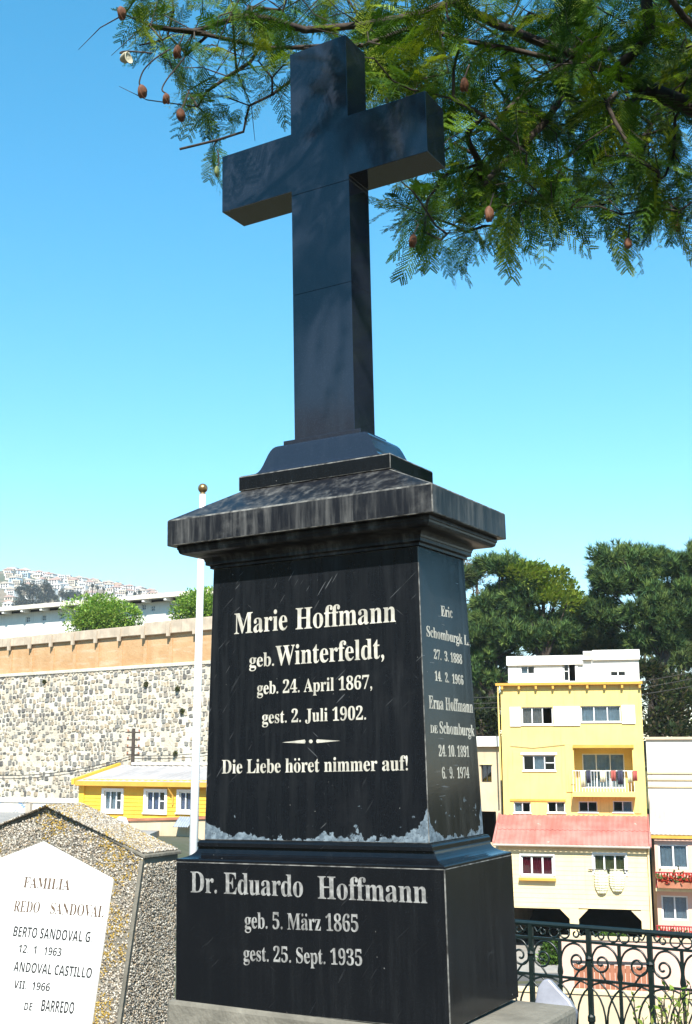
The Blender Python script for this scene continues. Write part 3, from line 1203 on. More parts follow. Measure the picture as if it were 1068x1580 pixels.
# windows with sliding shutters
window(yh, *holes['wa'], n=3, curtains=((0, 'curtain_pink'), (1, 'curtain_pink')), open_pane=2)
window(yh, *holes['wb'], n=3, curtains=((0, 'curtain_white'), (1, 'curtain_white'), (2, 'curtain_white')))
for q in ((787, 1091, 804, 1121), (854.5, 1090, 895, 1120), (959.5, 1088, 980, 1117)):
    r_ = R(*q)
    s_ = MB().box(r_[0], r_[1], -.07, -.003, r_[2], r_[3])
    so = s_.build('shutter', M['shutter'], yh, bevel=.01)
    MB().box(r_[0] + .08, r_[1] - .08, -.078, -.0705, r_[2] + .08, r_[3] - .08).build('shutter_panel', M['shutter'], so)
window(yh, *holes['wc'], n=3, curtains=((1, 'curtain_white'),), transom=(2,))
r_ = R(804, 1162, 860, 1192)
cz1 = MB()
cz1.box(r_[0], r_[1], -.04, -.003, holes['wc'][3] + .01, r_[3] + .03)
cz1.build('window_head', M['shutter'], yh)
for k in range(4):
    h = holes['s%d' % k]
    window(yh, *h, n=2, fr=.045, curtains=((k % 2, 'curtain_white'),) if k in (0, 3) else ((1, 'curtain_pink'),) if k == 1 else ())
r_ = R(787, 1233, 873, 1236.5)
MB().box(r_[0], r_[1], -.05, -.003, r_[2], r_[3]).build('string_course', M['ochre'], yh)
# balcony: recess, back wall with window, slab, rail, laundry
h = holes['bal']
rec = MB()
y1_ = 1.25
rec.quad((h[0], .25, h[2]), (h[1], .25, h[2]), (h[1], y1_, h[2]), (h[0], y1_, h[2]))
rec.quad((h[0], .25, h[3]), (h[0], y1_, h[3]), (h[1], y1_, h[3]), (h[1], .25, h[3]))
rec.quad((h[0], .25, h[2]), (h[0], y1_, h[2]), (h[0], y1_, h[3]), (h[0], .25, h[3]))
rec.quad((h[1], .25, h[2]), (h[1], .25, h[3]), (h[1], y1_, h[3]), (h[1], y1_, h[2]))
wv = rect(YF, 899, 1163, 964, 1216, -1.25)
wall_mesh(rec, h[0], h[1], h[2], h[3], [wv], y1_, .1)
rec.build('balcony_recess', M['yellow'], yh)
window(yh, *wv, y=y1_ + .02, n=3, fr=.05, curtains=((0, 'curtain_white'), (1, 'curtain_white'), (2, 'curtain_white')), sill=False)
for q in ((873, 1148, 886, 1222), (977.5, 1146, 987, 1255)):
    r_ = R(*q)
    MB().box(r_[0], r_[1], -.05, -.003, r_[2], r_[3]).build('pilaster', M['yellow'], yh)
r_ = R(884, 1149.5, 978, 1154)
MB().box(r_[0], r_[1], -.16, -.004, r_[2], r_[3]).build('balcony_hood', M['ochre'], yh)
r_ = R(885, 1221, 981, 1229)
MB().box(r_[0], r_[1], -.75, -.002, r_[2], r_[3]).build('balcony_slab', M['yellow'], yh, bevel=.02)
zb_ = r_[3]
bu0, bu1 = r_[0] + .04, r_[1] - .04
zt_ = zb_ + .95
MB().tube([(bu0, -.1, zt_), (bu0, -.7, zt_), (bu1, -.7, zt_), (bu1, -.1, zt_)], .022, 6).build('balcony_rail', M['shutter'], yh)
bb = MB().tube([(0, -.7, zb_), (0, -.7, zt_)], .012, 5).build('baluster', M['shutter'], yh)
bb.location = (bu0, 0, 0)
for k in range(1, 21):
    inst(bb, (bu0 + (bu1 - bu0) * k / 20, 0, 0))
for nl, (u, wd, ln, cm) in enumerate(((.35, .22, .75, 'cloth_cream'), (.62, .2, .55, 'cloth_mixed'), (1.25, .25, .5, 'cloth_cream'), (1.75, .22, .45, 'cloth_red'), (2.05, .25, .6, 'cloth_mixed'), (2.5, .22, .5, 'cloth_cream'), (2.75, .2, .45, 'cloth_red'))):
    c = MB()
    for i in range(6):
        a, b = bu0 + u + wd * i / 6, bu0 + u + wd * (i + 1) / 6
        ya, yb = -.74 - .02 * math.sin(i * 1.7), -.74 - .02 * math.sin((i + 1) * 1.7)
        c.quad((a, ya, zt_ - ln), (b, yb, zt_ - ln), (b, yb, zt_ + .02), (a, ya, zt_ + .02))
    co = c.build('laundry', M[cm], None, smooth=True)
    co.location = yh.location
    co.rotation_euler = yh.rotation_euler
    co.modifiers.new('thick', 'SOLIDIFY').thickness = .012
    nm = {'cloth_cream': 'cream', 'cloth_mixed': 'dark', 'cloth_red': 'reddish'}[cm]
    tag(co, nm + ' laundry, %s from the left on the yellow house balcony rail' % ('first', 'second', 'third', 'fourth', 'fifth', 'sixth', 'seventh')[nl], 'laundry', 'washing on the yellow house balcony')

# lean-to front with red roof, two windows and garage openings
ON = 2.4
fl = rect(YF, 771, 1301, 1003, 1455, ON)
zt = rect(YF, 780, 1259, 997, 1262)[3]
zl = rect(YF, 771, 1301, 1003, 1305, ON)[3]
v0, v1 = rect(YF, 771, 1350, 1003, 1400, ON)[:2]
v1 = rect(YF, 771, 1350, 1001, 1400, ON)[1]
Rn = lambda *a: rect(YF, *a, ON)
h1 = Rn(804, 1320, 854, 1351)
h2 = Rn(916, 1318, 966, 1351)
g1 = Rn(760, 1401, 880, 1480)
g2 = Rn(894, 1402, 991, 1480)
g1 = (v0 + .35, g1[1], GZ_ + .02, g1[3])
g2 = (g2[0], g2[1], GZ_ + .02, g2[3])
mb = MB()
wall_mesh(mb, v0, v1, GZ_, zl, [h1, h2, g1, g2], -ON, .25)
mb.quad((v0, 0, GZ_), (v0, -ON, GZ_), (v0, -ON, zl), (v0, 0, zl + .8))
mb.quad((v1, -ON, GZ_), (v1, 0, GZ_), (v1, 0, zl + .8), (v1, -ON, zl))
low = mb.build('lower_front', M['cream'], yh)
# lapped boards of the lower front, between openings
zb0 = g1[3] + .05
mb = MB()
zz = zb0
while zz < zl - .2:
    z2 = zz + .2
    cuts = [(v0, v1)]
    for hh in (h1, h2):
        if zz < hh[3] + .06 and z2 > hh[2] - .06:
            nc = []
            for a, b in cuts:
                nc += [(a, hh[0] - .06), (hh[1] + .06, b)] if a < hh[0] and b > hh[1] else [(a, b)]
            cuts = nc
    for a, b in cuts:
        mb.add([(a, -ON - .004, z2), (b, -ON - .004, z2), (b, -ON - .014, zz), (a, -ON - .014, zz), (a, -ON - .003, zz), (b, -ON - .003, zz)], [(3, 2, 1, 0), (4, 5, 2, 3)])
    zz = z2
mb.build('siding', M['cream'], yh)
# chamfered corners of the garage openings
for uu, s in ((g1[1], -1), (g2[0], 1), (g2[1], -1)):
    MB().prism([(uu, g1[3]), (uu + s * .42, g1[3]), (uu, g1[3] - .42)][::(1 if s < 0 else -1)], -ON + .01, -ON + .24).build('corner_brace', M['cream'], yh)
for hh, cm, md in ((h1, 'curtain_red', 0), (h2, 'blind_olive', 1)):
    wo = window(yh, hh[0], hh[1], hh[2], hh[3], y=-ON + .06, n=3, fr=.07, curtains=tuple((k, cm) for k in range(3)), sill=False)
    for a, b, c_, d_ in ((hh[0] - .06, hh[1] + .06, hh[3], hh[3] + .07), (hh[0] - .06, hh[0], hh[2], hh[3]), (hh[1], hh[1] + .06, hh[2], hh[3])):
        MB().box(a, b, -ON - .05, -ON - .003, c_, d_).build('casing', M['shutter'], wo)
MB().box(h1[0] - .1, h1[1] + .1, -ON - .25, -ON - .03, h1[2] - .2, h1[2] - .1).build('flower_box', M['ochre'], yh)
rf = MB()
NR = 120
for (f0, f1, lift) in ((0.0, .52, .035), (.5, 1.0, 0.0)):
    for i in range(NR):
        a, b = v0 - .2 + (v1 + .35 - v0) * i / NR, v0 - .2 + (v1 + .35 - v0) * (i + 1) / NR
        za, zb2 = .022 * math.sin(i * math.pi / 2) + lift, .022 * math.sin((i + 1) * math.pi / 2) + lift
        ya, yb = -.01 + (-ON - .29) * f1, -.01 + (-ON - .29) * f0
        z_l, z_h = zt + (zl - .06 - zt) * f1, zt + (zl - .06 - zt) * f0
        rf.quad((a, ya, z_l + za), (b, ya, z_l + zb2), (b, yb, z_h + zb2), (a, yb, z_h + za))
rfo = rf.build('lean_to_roof', M['red_roof'], yh)
rfo.modifiers.new('thick', 'SOLIDIFY').thickness = .05
for uu in (v0 - .24, v1 + .12):
    rk = MB().add([(uu, -ON - .32, zl - .1), (uu + .1, -ON - .32, zl - .1), (uu + .1, -.01, zt - .04), (uu, -.01, zt - .04), (uu, -ON - .32, zl + .06), (uu + .1, -ON - .32, zl + .06), (uu + .1, -.01, zt + .12), (uu, -.01, zt + .12)],
                  [(0, 3, 2, 1), (4, 5, 6, 7), (0, 1, 5, 4), (1, 2, 6, 5), (2, 3, 7, 6), (3, 0, 4, 7)]).build('barge_board', M['red_roof'], rfo)
MB().tube([(v0 - .2, -ON - .36, zl - .1), (v1 + .15, -ON - .36, zl - .12)], .05, 8).build('gutter', M['grey_beige'], yh)
MB().tube([(v1 + .1, -ON - .33, zl - .12), (v1 + .06, -ON - .1, zl - .45), (v1 + .06, -ON - .1, GZ_)], .045, 8).build('downpipe', M['cream'], yh)
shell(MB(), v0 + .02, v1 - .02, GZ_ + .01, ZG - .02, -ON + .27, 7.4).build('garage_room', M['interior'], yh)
# two bulging cream cloths hung below the right window
for k, (xa, xb, yb_) in enumerate(((918, 938, 1379), (941, 963, 1376))):
    r_ = Rn(xa, 1341, xb, yb_)
    c = MB()
    NU, NV = 10, 9
    for i in range(NU):
        for j in range(NV):
            def pt(i, j):
                s, t = i / NU, j / NV
                wd = (r_[1] - r_[0]) * (.9 + .18 * math.sin(t * math.pi)) * (1 - .35 * max(0, t - .75) / .25)
                cu = (r_[0] + r_[1]) / 2
                return (cu + (s - .5) * wd, -ON - .09 - .16 * math.sin(s * math.pi) * math.sin(t * 2.6) - .012 * math.sin(s * 21), r_[3] - (r_[3] - r_[2]) * t)
            c.quad(pt(i, j + 1), pt(i + 1, j + 1), pt(i + 1, j), pt(i, j))
    co = c.build('laundry', M['cloth_cream'], None, smooth=True)
    co.location = yh.location
    co.rotation_euler = yh.rotation_euler
    co.modifiers.new('thick', 'SOLIDIFY').thickness = .015
    tag(co, 'bulging cream cloth hung under the olive window, %s one' % ('left' if k == 0 else 'right'), 'laundry')
uu = Rn(908, 1342, 970, 1345)
rk = MB().tube([(uu[0], -ON - .1, uu[3]), (uu[1], -ON - .1, uu[3])], .02, 6)
rk.tube([(uu[0] + .1, -ON - .1, uu[3]), (uu[0] + .1, -ON - .01, uu[3])], .015, 5)
rk.tube([(uu[1] - .1, -ON - .1, uu[3]), (uu[1] - .1, -ON - .01, uu[3])], .015, 5)
rk.build('drying_rod', M['metal_dark'], yh)

# --- neighbour on the right: white upper storey, sheet roof, pink front with balconies
NF = Facade(996, 57.4, 1120, 56.4)
nh = NF.root('pink_house')
tag(nh, 'white and pink house with red flower balconies at the right edge', 'house')
R2 = lambda *a, **k: rect(NF, *a, **k)
ru = R2(993, 1141, 1120, 1232)
mb = MB()
wall_mesh(mb, .05, ru[1], GZ_, ru[3], [], 0, .2)
shell(mb, .05, ru[1], GZ_, ru[3], 0, 8)
mb.build('upper_wall', M['white_dirty'], nh)
MB().box(.02, ru[1], -.12, 8.1, ru[3] + .002, ru[3] + .12).build('roof_slab', M['beige'], nh)
for yb_ in (1192, 1202, 1213):
    zz = NF.uv(1030, yb_)[1]
    MB().box(.05, ru[1], -.08, -.003, zz - .05, zz + .05).build('ledge', M['cream'], nh)
N2 = 1.6
la = rect(NF, 1000, 1229, 1120, 1288, N2)
ztop2 = NF.uv(1030, 1228)[1]
rr_ = MB()
for i in range(36):
    a, b = .1 + (la[1] + .1) * i / 36, .1 + (la[1] + .1) * (i + 1) / 36
    za, zb2 = .02 * (i % 2), .02 * ((i + 1) % 2)
    rr_.quad((a, -N2 - .25, la[2] + za), (b, -N2 - .25, la[2] + zb2), (b, -.01, ztop2 + zb2), (a, -.01, ztop2 + za))
ro = rr_.build('sheet_roof', M['grey_beige'], nh)
ro.modifiers.new('thick', 'SOLIDIFY').thickness = .04
MB().box(.1, la[1] + .2, -N2 - .3, -N2 - .24, la[2] - .16, la[2] - .03).build('fascia', M['ochre'], nh)
R3 = lambda *a: rect(NF, *a, N2)
w1 = R3(1016, 1303, 1062, 1340)
w2 = R3(1021, 1382, 1062, 1420)
w3 = R3(1080, 1303, 1105, 1340)
pu0 = rect(NF, 1012, 1300, 1112, 1400, N2)[0]
zp = la[2] - .1
mb = MB()
wall_mesh(mb, pu0, la[1] + .1, GZ_, zp, [w1, w2, w3], -N2, .2)
mb.quad((pu0, -.01, GZ_), (pu0, -N2, GZ_), (pu0, -N2, zp), (pu0, -.01, zp))
mb.build('lower_wall', M['pink'], nh)
for ww in (w1, w2, w3):
    window(nh, *ww, y=-N2 + .05, n=2, fr=.07, curtains=((0, 'curtain_white'), (1, 'curtain_white')), sill=False)
fv_, ff_, ft_ = [], [], []
for q in ((1012, 1345, 1112, 1366), (1014, 1427, 1112, 1452)):
    r_ = R3(*q)
    MB().box(r_[0], r_[1], -N2 - .7, -N2 - .003, r_[2] - .22, r_[2] - .08).build('balcony_slab', M['cream'], nh)
    MB().tube([(r_[0], -N2 - .68, r_[3]), (r_[1], -N2 - .68, r_[3])], .03, 6).build('balcony_rail', M['red_paint'], nh)
    pb0 = MB().box(-.03, .03, -N2 - .69, -N2 - .67, r_[2] - .08, r_[3]).build('baluster', M['red_paint'], nh)
    pb0.location = (r_[0] + .05, 0, 0)
    for k in range(1, 24):
        inst(pb0, (r_[0] + .05 + (r_[1] - r_[0] - .1) * k / 23, 0, 0))
    MB().box(r_[0] + .1, r_[1] - .1, -N2 - .95, -N2 - .71, r_[2] - .05, r_[2] + .2).build('planter', M['terracotta'], nh)
    NP = 500
    P = np.stack([RNG.uniform(r_[0] + .1, r_[1] - .1, NP), -N2 - .83 + RNG.normal(0, .1, NP), r_[2] + .2 + np.abs(RNG.normal(0, .16, NP))], 1)
    fv_.append(P)
P = np.concatenate(fv_)
lq = np.array([(-1, -.6, 0), (1, -.6, 0), (1, .6, .2), (-1, .6, 0)], float)
V = scatter(lq, P, rand_rot(len(P)), RNG.uniform(.04, .09, len(P)))
T = np.where(RNG.random((len(P), 1)) < .6, np.array([[.5, .05, .03]]), np.array([[.07, .12, .03]]))
tag(np_mesh('flowers', V, np.arange(len(V)).reshape(-1, 4), M['leaf'], nh, np.repeat(T, 4, 0)), kind='stuff')

# --- beige house peeping out between monument and yellow house
BF = Facade(690, 61.5, 776, 60.2)
bh = BF.root('beige_house')
tag(bh, 'low beige flat-roofed house with dark openings left of the yellow house', 'house')
R4 = lambda *a: rect(BF, *a)
r0_ = R4(690, 1152, 776, 1440)
ho = [R4(742.5, 1180, 758.5, 1207), R4(741, 1252, 766, 1300), R4(705, 1180, 722, 1207)]
mb = MB()
wall_mesh(mb, r0_[0], r0_[1], GZ_, r0_[3], ho, 0, .25)
shell(mb, r0_[0], r0_[1], GZ_, r0_[3], 0, 7)
mb.build('wall', M['beige'], bh)
MB().box(r0_[0] - .1, r0_[1] + .02, -.25, 7.1, r0_[3] + .003, r0_[3] + .5).build('roof_slab', M['white'], bh)
for k in (0, 2):
    MB().box(ho[k][0] - .05, ho[k][1] + .05, -.08, -.003, ho[k][3], ho[k][3] + .08).build('lintel', M['cream'], bh)
    window(bh, *ho[k], y=.12, n=2, fr=.04, mat='metal_dark', sill=False)
# ------------------------------------------------------------------ street below the terrace, seen through the railing
st_ = MB().box(-2, 60, 26, 51.5, GZ_ - .3, GZ_ + .03).build('street', M['asphalt'])
tag(st_, 'grey street below the cemetery', None, kind='structure')
tag(MB().box(-2, 60, 51.52, 58.6, GZ_ - .3, GZ_ + .12).build('pavement', M['pavement'], None, bevel=.02), 'concrete pavement before the garages', None, kind='structure')
WF = Facade(880, 46.0, 1090, 45.0)
gw = WF.root('garden_wall')
r_ = rect(WF, 868, 1452, 1090, 1540)
MB().box(r_[0], r_[1], 0, .25, GZ_, r_[3]).build('wall', M['pink'], gw)
MB().box(r_[0] - .05, r_[1] + .05, -.06, .31, r_[3] + .002, r_[3] + .1).build('coping', M['beige'], gw)
tag(gw, 'plain pinkish garden wall along the street behind the railing', 'wall')
TF = Facade(880, 42.0, 1010, 41.5)
tfn = TF.root('board_fence')
r_ = rect(TF, 886, 1489, 1006, 1540)
GZs = GZ_ + .03
MB().box(r_[0], r_[1], .04, .09, r_[3] - .25, r_[3] - .12).build('fence_rail', M['terracotta'], tfn)
nb = 15
bd = None
for k in range(nb):
    w_ = (r_[1] - r_[0]) / nb
    if bd is None:
        bd = MB().box(.01, w_ - .01, 0, .035, GZs, r_[3]).build('board', M['terracotta'], tfn)
        bd.location = (r_[0], 0, 0)
    else:
        o = inst(bd, (r_[0] + k * w_, random.uniform(-.01, .01), random.uniform(-.04, .02)))
MB().box(r_[0] - .05, r_[1] + .05, -.03, .12, r_[3] + .02, r_[3] + .1).build('cap_rail', M['metal_dark'], tfn)
tag(tfn, 'reddish terracotta board fence beyond the iron railing', 'fence')
lw2 = Facade(790, 38.5, 1080, 37.2)
lwo = lw2.root('parapet_wall')
r_ = rect(lw2, 780, 1535, 1090, 1600)
MB().box(r_[0], r_[1], 0, .3, GZs, r_[3]).build('wall', M['beige'], lwo)
MB().box(r_[0], r_[1], -.05, .35, r_[3] + .002, r_[3] + .09).build('coping', M['cream'], lwo)
tag(lwo, 'low cream parapet wall at the near side of the street', 'wall')

# ------------------------------------------------------------------ left: great stone retaining wall
SF = Facade(22, 84.0, 330, 72.4)
sw = SF.root('stone_retaining_wall')
tag(sw, 'tall stone retaining wall with orange upper band and pale coping', 'wall')
R5 = lambda *a: rect(SF, *a)
wt = R5(22, 983.5, 330, 953)
u0, u1 = -5.0, SF.len + 13.5
zc1 = (SF.uv(22, 983.4)[1] + SF.uv(329, 953)[1]) / 2
zc0 = (SF.uv(22, 996.5)[1] + SF.uv(329, 971)[1]) / 2
zo0 = (SF.uv(22, 1040)[1] + SF.uv(326, 1023)[1]) / 2
zfoot = -3.6 + EYE
t = NT('lime mortar and plaster of stone wall')
ncol = t.mix(t.ramp(t.noise(.5, 5), .35, .65), (.53, .475, .38), (.65, .605, .52))
ncol = t.mix(t.ramp(t.noise(5, 5, .65), .45, .75, 0, .6), ncol, (.45, .39, .30))
t.bump(t.noise(8, 5), .6, .08)
M['mortar'] = t.fin(ncol, .95)
t = NT('weathered orange adobe')
ac = t.mix(t.ramp(t.noise(.6, 5), .35, .65), (.45, .26, .12), (.52, .34, .18))
ac = t.mix(t.ramp(t.noise(1.4, 5, .6, t.map((.35, 1, 2.4))), .5, .72, 0, .6), ac, (.56, .43, .29))
ac = t.mix(t.ramp(t.noise(7, 4), .55, .8, 0, .6), ac, (.33, .19, .09))
t.bump(t.noise(6, 5), .5, .05)
M['adobe'] = t.fin(ac, .95)
M['coping'] = plain('lichened pale coping', (.55, .45, .34), .95, .25, 1.2, fine=6, bump=.4, streak=.5)
MB().box(u0, u1, 0, 1.2, zfoot - 1, zo0).build('masonry_core', M['mortar'], sw)
MB().box(u0, u1, .12, 1.1, zo0 + .002, zc0).build('adobe_band', M['adobe'], sw)
# thin plaster ledge at the top of the masonry
MB().box(u0, u1, -.1, .11, zo0 - .12, zo0 + .1).build('plaster_ledge', M['mortar'], sw, bevel=.03)
ub = SF.uv(224, 985)[0]
MB().box(u0, ub - .02, -.1, 1.15, zc0 + .003, zc1 - .03).build('coping_course', M['coping'], sw, bevel=.03)
MB().box(ub, u1, -.14, 1.2, zc0 - .05, zc1 + .1).build('coping_course', M['coping'], sw, bevel=.03)
pp = [SF.uv(x, 985)[0] for x in (49, 82, 115, 150, 186, 224)]
stp = (pp[-1] - pp[0]) / 5
pier = None
cors = None
for k in range(-3, 16):
    u = pp[0] + stp * k
    if u < u0 or u > u1:
        continue
    if pier is None:
        pier = MB().box(-.14, .14, .03, .118, zo0 + .11, zc0 - .35).build('pier', M['adobe'], sw)
        cors = MB()
        cors.prism([(-.12, zc0 - .28), (.12, zc0 - .28), (.15, zc1 - .14), (-.15, zc1 - .14)], -.22, -.102)
        cors = cors.build('corbel', M['coping'], sw)
        pier.location = (u, 0, 0)
        cors.location = (u, 0, 0)
    else:
        inst(pier, (u, 0, 0))
        inst(cors, (u, 0, 0 if u < ub else .04)).location.y = 0 if u < ub else -.04
# stones
SM = [plain('grey wall stone', (.235, .225, .205), .9, .35, 3, bump=.5, fine=9), plain('dark wall stone', (.15, .14, .13), .9, .3, 3, bump=.5, fine=9),
      plain('tan wall stone', (.42, .345, .25), .9, .3, 3, bump=.5, fine=9), plain('warm grey wall stone', (.33, .29, .24), .9, .3, 3, bump=.5, fine=9),
      plain('pale wall stone', (.52, .46, .36), .9, .2, 3, bump=.5, fine=9)]


def stone_verts(rnd):
    n = 8
    out, inn = [], []
    for sx_, sz_ in ((1, -1), (1, 1), (-1, 1), (-1, -1)):          # a roughly squared block with broken corners
        cx_, cz_ = sx_ * .5 + rnd.uniform(-.09, .05) * sx_, sz_ * .5 + rnd.uniform(-.12, .04) * sz_
        c1_, c2_ = rnd.uniform(.04, .24), rnd.uniform(.04, .22)
        two = [(cx_ - sx_ * c1_, cz_), (cx_, cz_ - sz_ * c2_)]
        for x_, z_ in (two if sx_ * sz_ < 0 else two[::-1]):
            out.append((x_, .02, z_))
            inn.append((x_ * .87, -.05 * rnd.uniform(.5, 1.4), z_ * .87))
    fs = [(k, (k + 1) % n, (k + 1) % n + n, k + n) for k in range(n)] + [tuple(range(n, 2 * n))]
    return out + inn, fs


rnd = random.Random(5)
SV = [stone_verts(rnd) for _ in range(14)]
stones = []
z = zfoot - .5
while z < zo0 - .3:
    rh = rnd.uniform(.20, .36)
    u = u0 + rnd.uniform(0, .3)
    while u < u1 - .6:
        w_ = rnd.uniform(.18, .50)
        f = (z - zfoot) / (zo0 - zfoot)
        worn = .5 + .5 * math.sin(u * .45 + 1.0) * math.cos(f * 3.0 - .6)
        bare = .10 + .42 * worn * (1.0 if f < .62 else .5)
        if (10.5 < u < 17 and .18 < f < .52):
            bare = .72
        bare *= .6
        if rnd.random() > bare:
            ci = rnd.choices(range(5), (3.4, 1.6, 2, 3, 2.6) if rnd.random() > worn * .6 else (1, .5, 2, 1.5, 4))[0]
            stones.append((u + w_ / 2, z + rh / 2 + rnd.uniform(-.07, .07), w_ * rnd.uniform(.7, 1.02), rh * rnd.uniform(.68, 1.06), rnd.randrange(14), ci, rnd.uniform(-.15, .15)))
        u += w_ + rnd.uniform(.0, .07)
    z += rh + .02
# the 300 that show largest stay single pieces; the rest is one part
vis = [(s[2] * s[3] / (1 + .01 * (SF.len - s[0])), i) for i, s in enumerate(stones) if SF.uv(22, 1100)[0] < s[0] < SF.uv(318, 1100)[0] and s[1] > zfoot + 1.4]
big = {i for _, i in sorted(vis, reverse=True)[:300]}
mcache = {}
rest = MB()
for i, (u, z, w_, h_, k, ci, ro_) in enumerate(stones):
    if i in big:
        if (k, ci) not in mcache:
            me = bpy.data.meshes.new('stone')
            me.from_pydata(SV[k][0], [], SV[k][1])
            me.materials.append(SM[ci])
            mcache[(k, ci)] = me
        o = bpy.data.objects.new('stone', mcache[(k, ci)])
        COL.objects.link(o)
        o.parent = sw
        o.location = (u, 0, z)
        o.scale = (w_, 1, h_)
        o.rotation_euler = (0, ro_, 0)
    else:
        c_, s_ = math.cos(ro_), math.sin(ro_)
        rest.mi = ci
        rest.add([(u + w_ * x * c_ + h_ * z_ * s_, y, z - w_ * x * s_ + h_ * z_ * c_) for x, y, z_ in SV[k][0]], SV[k][1])
tag(rest.build('small_stones', SM, sw), kind='stuff')


def leaf_mass(name, C, Rr, n, size, cols, parent, seed=1, shell_bias=.55, flat=1.0, lumps=9, mat='leaf', aspect=.5, trim=None):
    """leafy crown: leaf-sized faces through an uneven volume of overlapping lumps"""
    rg = np.random.default_rng(seed)
    C = np.array(C, float)
    Rr = np.array(Rr, float)
    lc, lr = [], []
    for k in range(lumps):
        d = rg.normal(size=3)
        d /= np.linalg.norm(d)
        lc.append(C + d * Rr * rg.uniform(.25, .62))
        lr.append(Rr * rg.uniform(.38, .6))
    lc, lr = np.array(lc), np.array(lr)
    k = rg.integers(0, lumps, n)
    d = rg.normal(size=(n, 3))
    d /= np.linalg.norm(d, axis=1)[:, None]
    rad = rg.uniform(0, 1, n) ** (1 / 3) * (1 - shell_bias) + shell_bias * rg.uniform(.78, 1.06, n)
    P = lc[k] + d * lr[k] * rad[:, None]
    if trim is not None:
        P = P[P[:, 2] > trim]
        k = k[:len(P)]
        d = d[:len(P)]
    n = len(P)
    q = np.array([(0, -aspect * .5, 0), (.55, -aspect * .55, .08), (1, 0, 0), (.55, aspect * .55, .08)], float)
    D = d * .8 + rg.normal(0, .6, (n, 3))
    V = scatter(q, P, frames(D, rng=rg), rg.uniform(.6, 1.3, n) * size)
    cols = np.array(cols)
    T = cols[rg.integers(0, len(cols), n)] * rg.uniform(.7, 1.25, (n, 1))
    lt = rg.uniform(.8, 1.2, lumps)[k] if len(k) == n else np.ones(n)
    T = T * lt[:, None]
    return np_mesh(name, V, np.arange(4 * n).reshape(-1, 4), M[mat], parent, np.repeat(T, 4, 0))


# --- weeds rooted in the joints of the wall
for px, py, rr_, lb in ((226, 1056, 7, 'dark weed tuft growing from the upper stone wall near the flagpole'), (276, 1062, 6, 'small green weed tuft on the stone wall close to the flagpole'),
                        (283, 1097, 5, 'lower weed tuft on the stone wall behind the flagpole'), (272, 1163, 4, 'tiny weed tuft on the stone wall above the cottage roof'), (70, 1052, 4, 'small weed tuft under the orange band at the far end of the wall')):
    a_, z_ = SF.uv(px, py)
    p_ = SF.o + SF.ex * a_ - SF.ey * .06
    we = empty('wall_weed', (p_.x, p_.y, z_))
    k_ = rr_ * .75 * 74 / FPX
    leaf_mass('foliage', (0, -.05, 0), (k_, k_ * .5, k_ * .9), 300, .11, [(.11, .14, .05), (.15, .17, .06), (.13, .11, .06)], we, seed=px, lumps=6)
    MB().tube([(0, .1, -.1), (0, -.05, 0), (.02, -.12, .12)], [.02, .015, .006], 5).build('stem', M['bark'], we)
    tag(we, lb, 'weed')

# --- two round shrubs on the wall top
GB = [(.18, .32, .04), (.24, .39, .06), (.13, .25, .035), (.31, .41, .08)]
for px, py, rx, rz, D_, lb in ((168, 951, 70, 40, 84, 'large round bright green shrub above the stone wall'), (322, 946, 70, 40, 80, 'round green shrub above the stone wall beside the flagpole')):
    c = at(px, py, D_)
    k = D_ / FPX
    rt_ = empty('round_shrub', (c.x, c.y, 6.6 + EYE))
    cz_ = c.z - (6.6 + EYE)
    leaf_mass('foliage', (0, 0, cz_ - .2), (rx * k * 1.02, rx * k * .8, rz * k * 1.12), 16000, .21, GB, rt_, seed=px, lumps=16)
    s_ = MB()
    for a in range(5):
        an = a * 1.257
        s_.tube([(0, 0, -.5), (.3 * math.cos(an), .3 * math.sin(an), cz_ * .3), (1.0 * math.cos(an), .9 * math.sin(an), cz_ * .9)], [.12, .08, .03], 6)
    s_.build('stem', M['bark'], rt_)
    tag(rt_, lb, 'shrub')

# --- long white building behind the wall
LF = Facade(22, 106.0, 330, 95.0)
lb_ = LF.root('long_white_building')
tag(lb_, 'long low white building with deep flat eaves above the stone wall', 'building')
zr_ = (LF.uv(22, 938)[1] + LF.uv(329, 914)[1]) / 2
ul, ur = -8.0, LF.len + 12
hs = []
for x, y in ((43, 956), (68, 953.5), (95, 951), (113, 949), (222, 937), (236, 939), (266, 936), (300, 932)):
    a = LF.uv(x - 3.6, y + 4.5)
    b = LF.uv(x + 3.6, y - 4.5)
    hs.append((a[0], b[0], a[1], b[1]))
mb = MB()
wall_mesh(mb, ul, ur, 6 + EYE, zr_ - .45, hs, 0, .3)
shell(mb, ul, ur, 6 + EYE, zr_ - .45, 0, 9)
mb.build('wall', M['white'], lb_)
MB().box(ul - .5, ur + .5, -1.0, 10, zr_ - .25, zr_).build('roof_slab', M['grey_roof'], lb_)
MB().box(ul - .5, ur + .5, -1.06, -1.003, zr_ - .3, zr_ + .06).build('fascia', M['white_dirty'], lb_)
rb0 = None
for k in range(16):
    u = LF.uv(46, 940)[0] + 2.3 * (k - 3)
    if u > ur:
        break
    if rb0 is None:
        rb0 = MB().box(-.12, .12, -.98, -.003, -.52, -.253).build('rafter_end', M['white'], lb_)
        rb0.location = (u, 0, zr_)
    else:
        inst(rb0, (u, 0, zr_))
for h in hs:
    window(lb_, *h, y=.1, n=2, fr=.05, curtains=((0, 'curtain_white'), (1, 'curtain_white')), transom=(0, 1), sill=False)

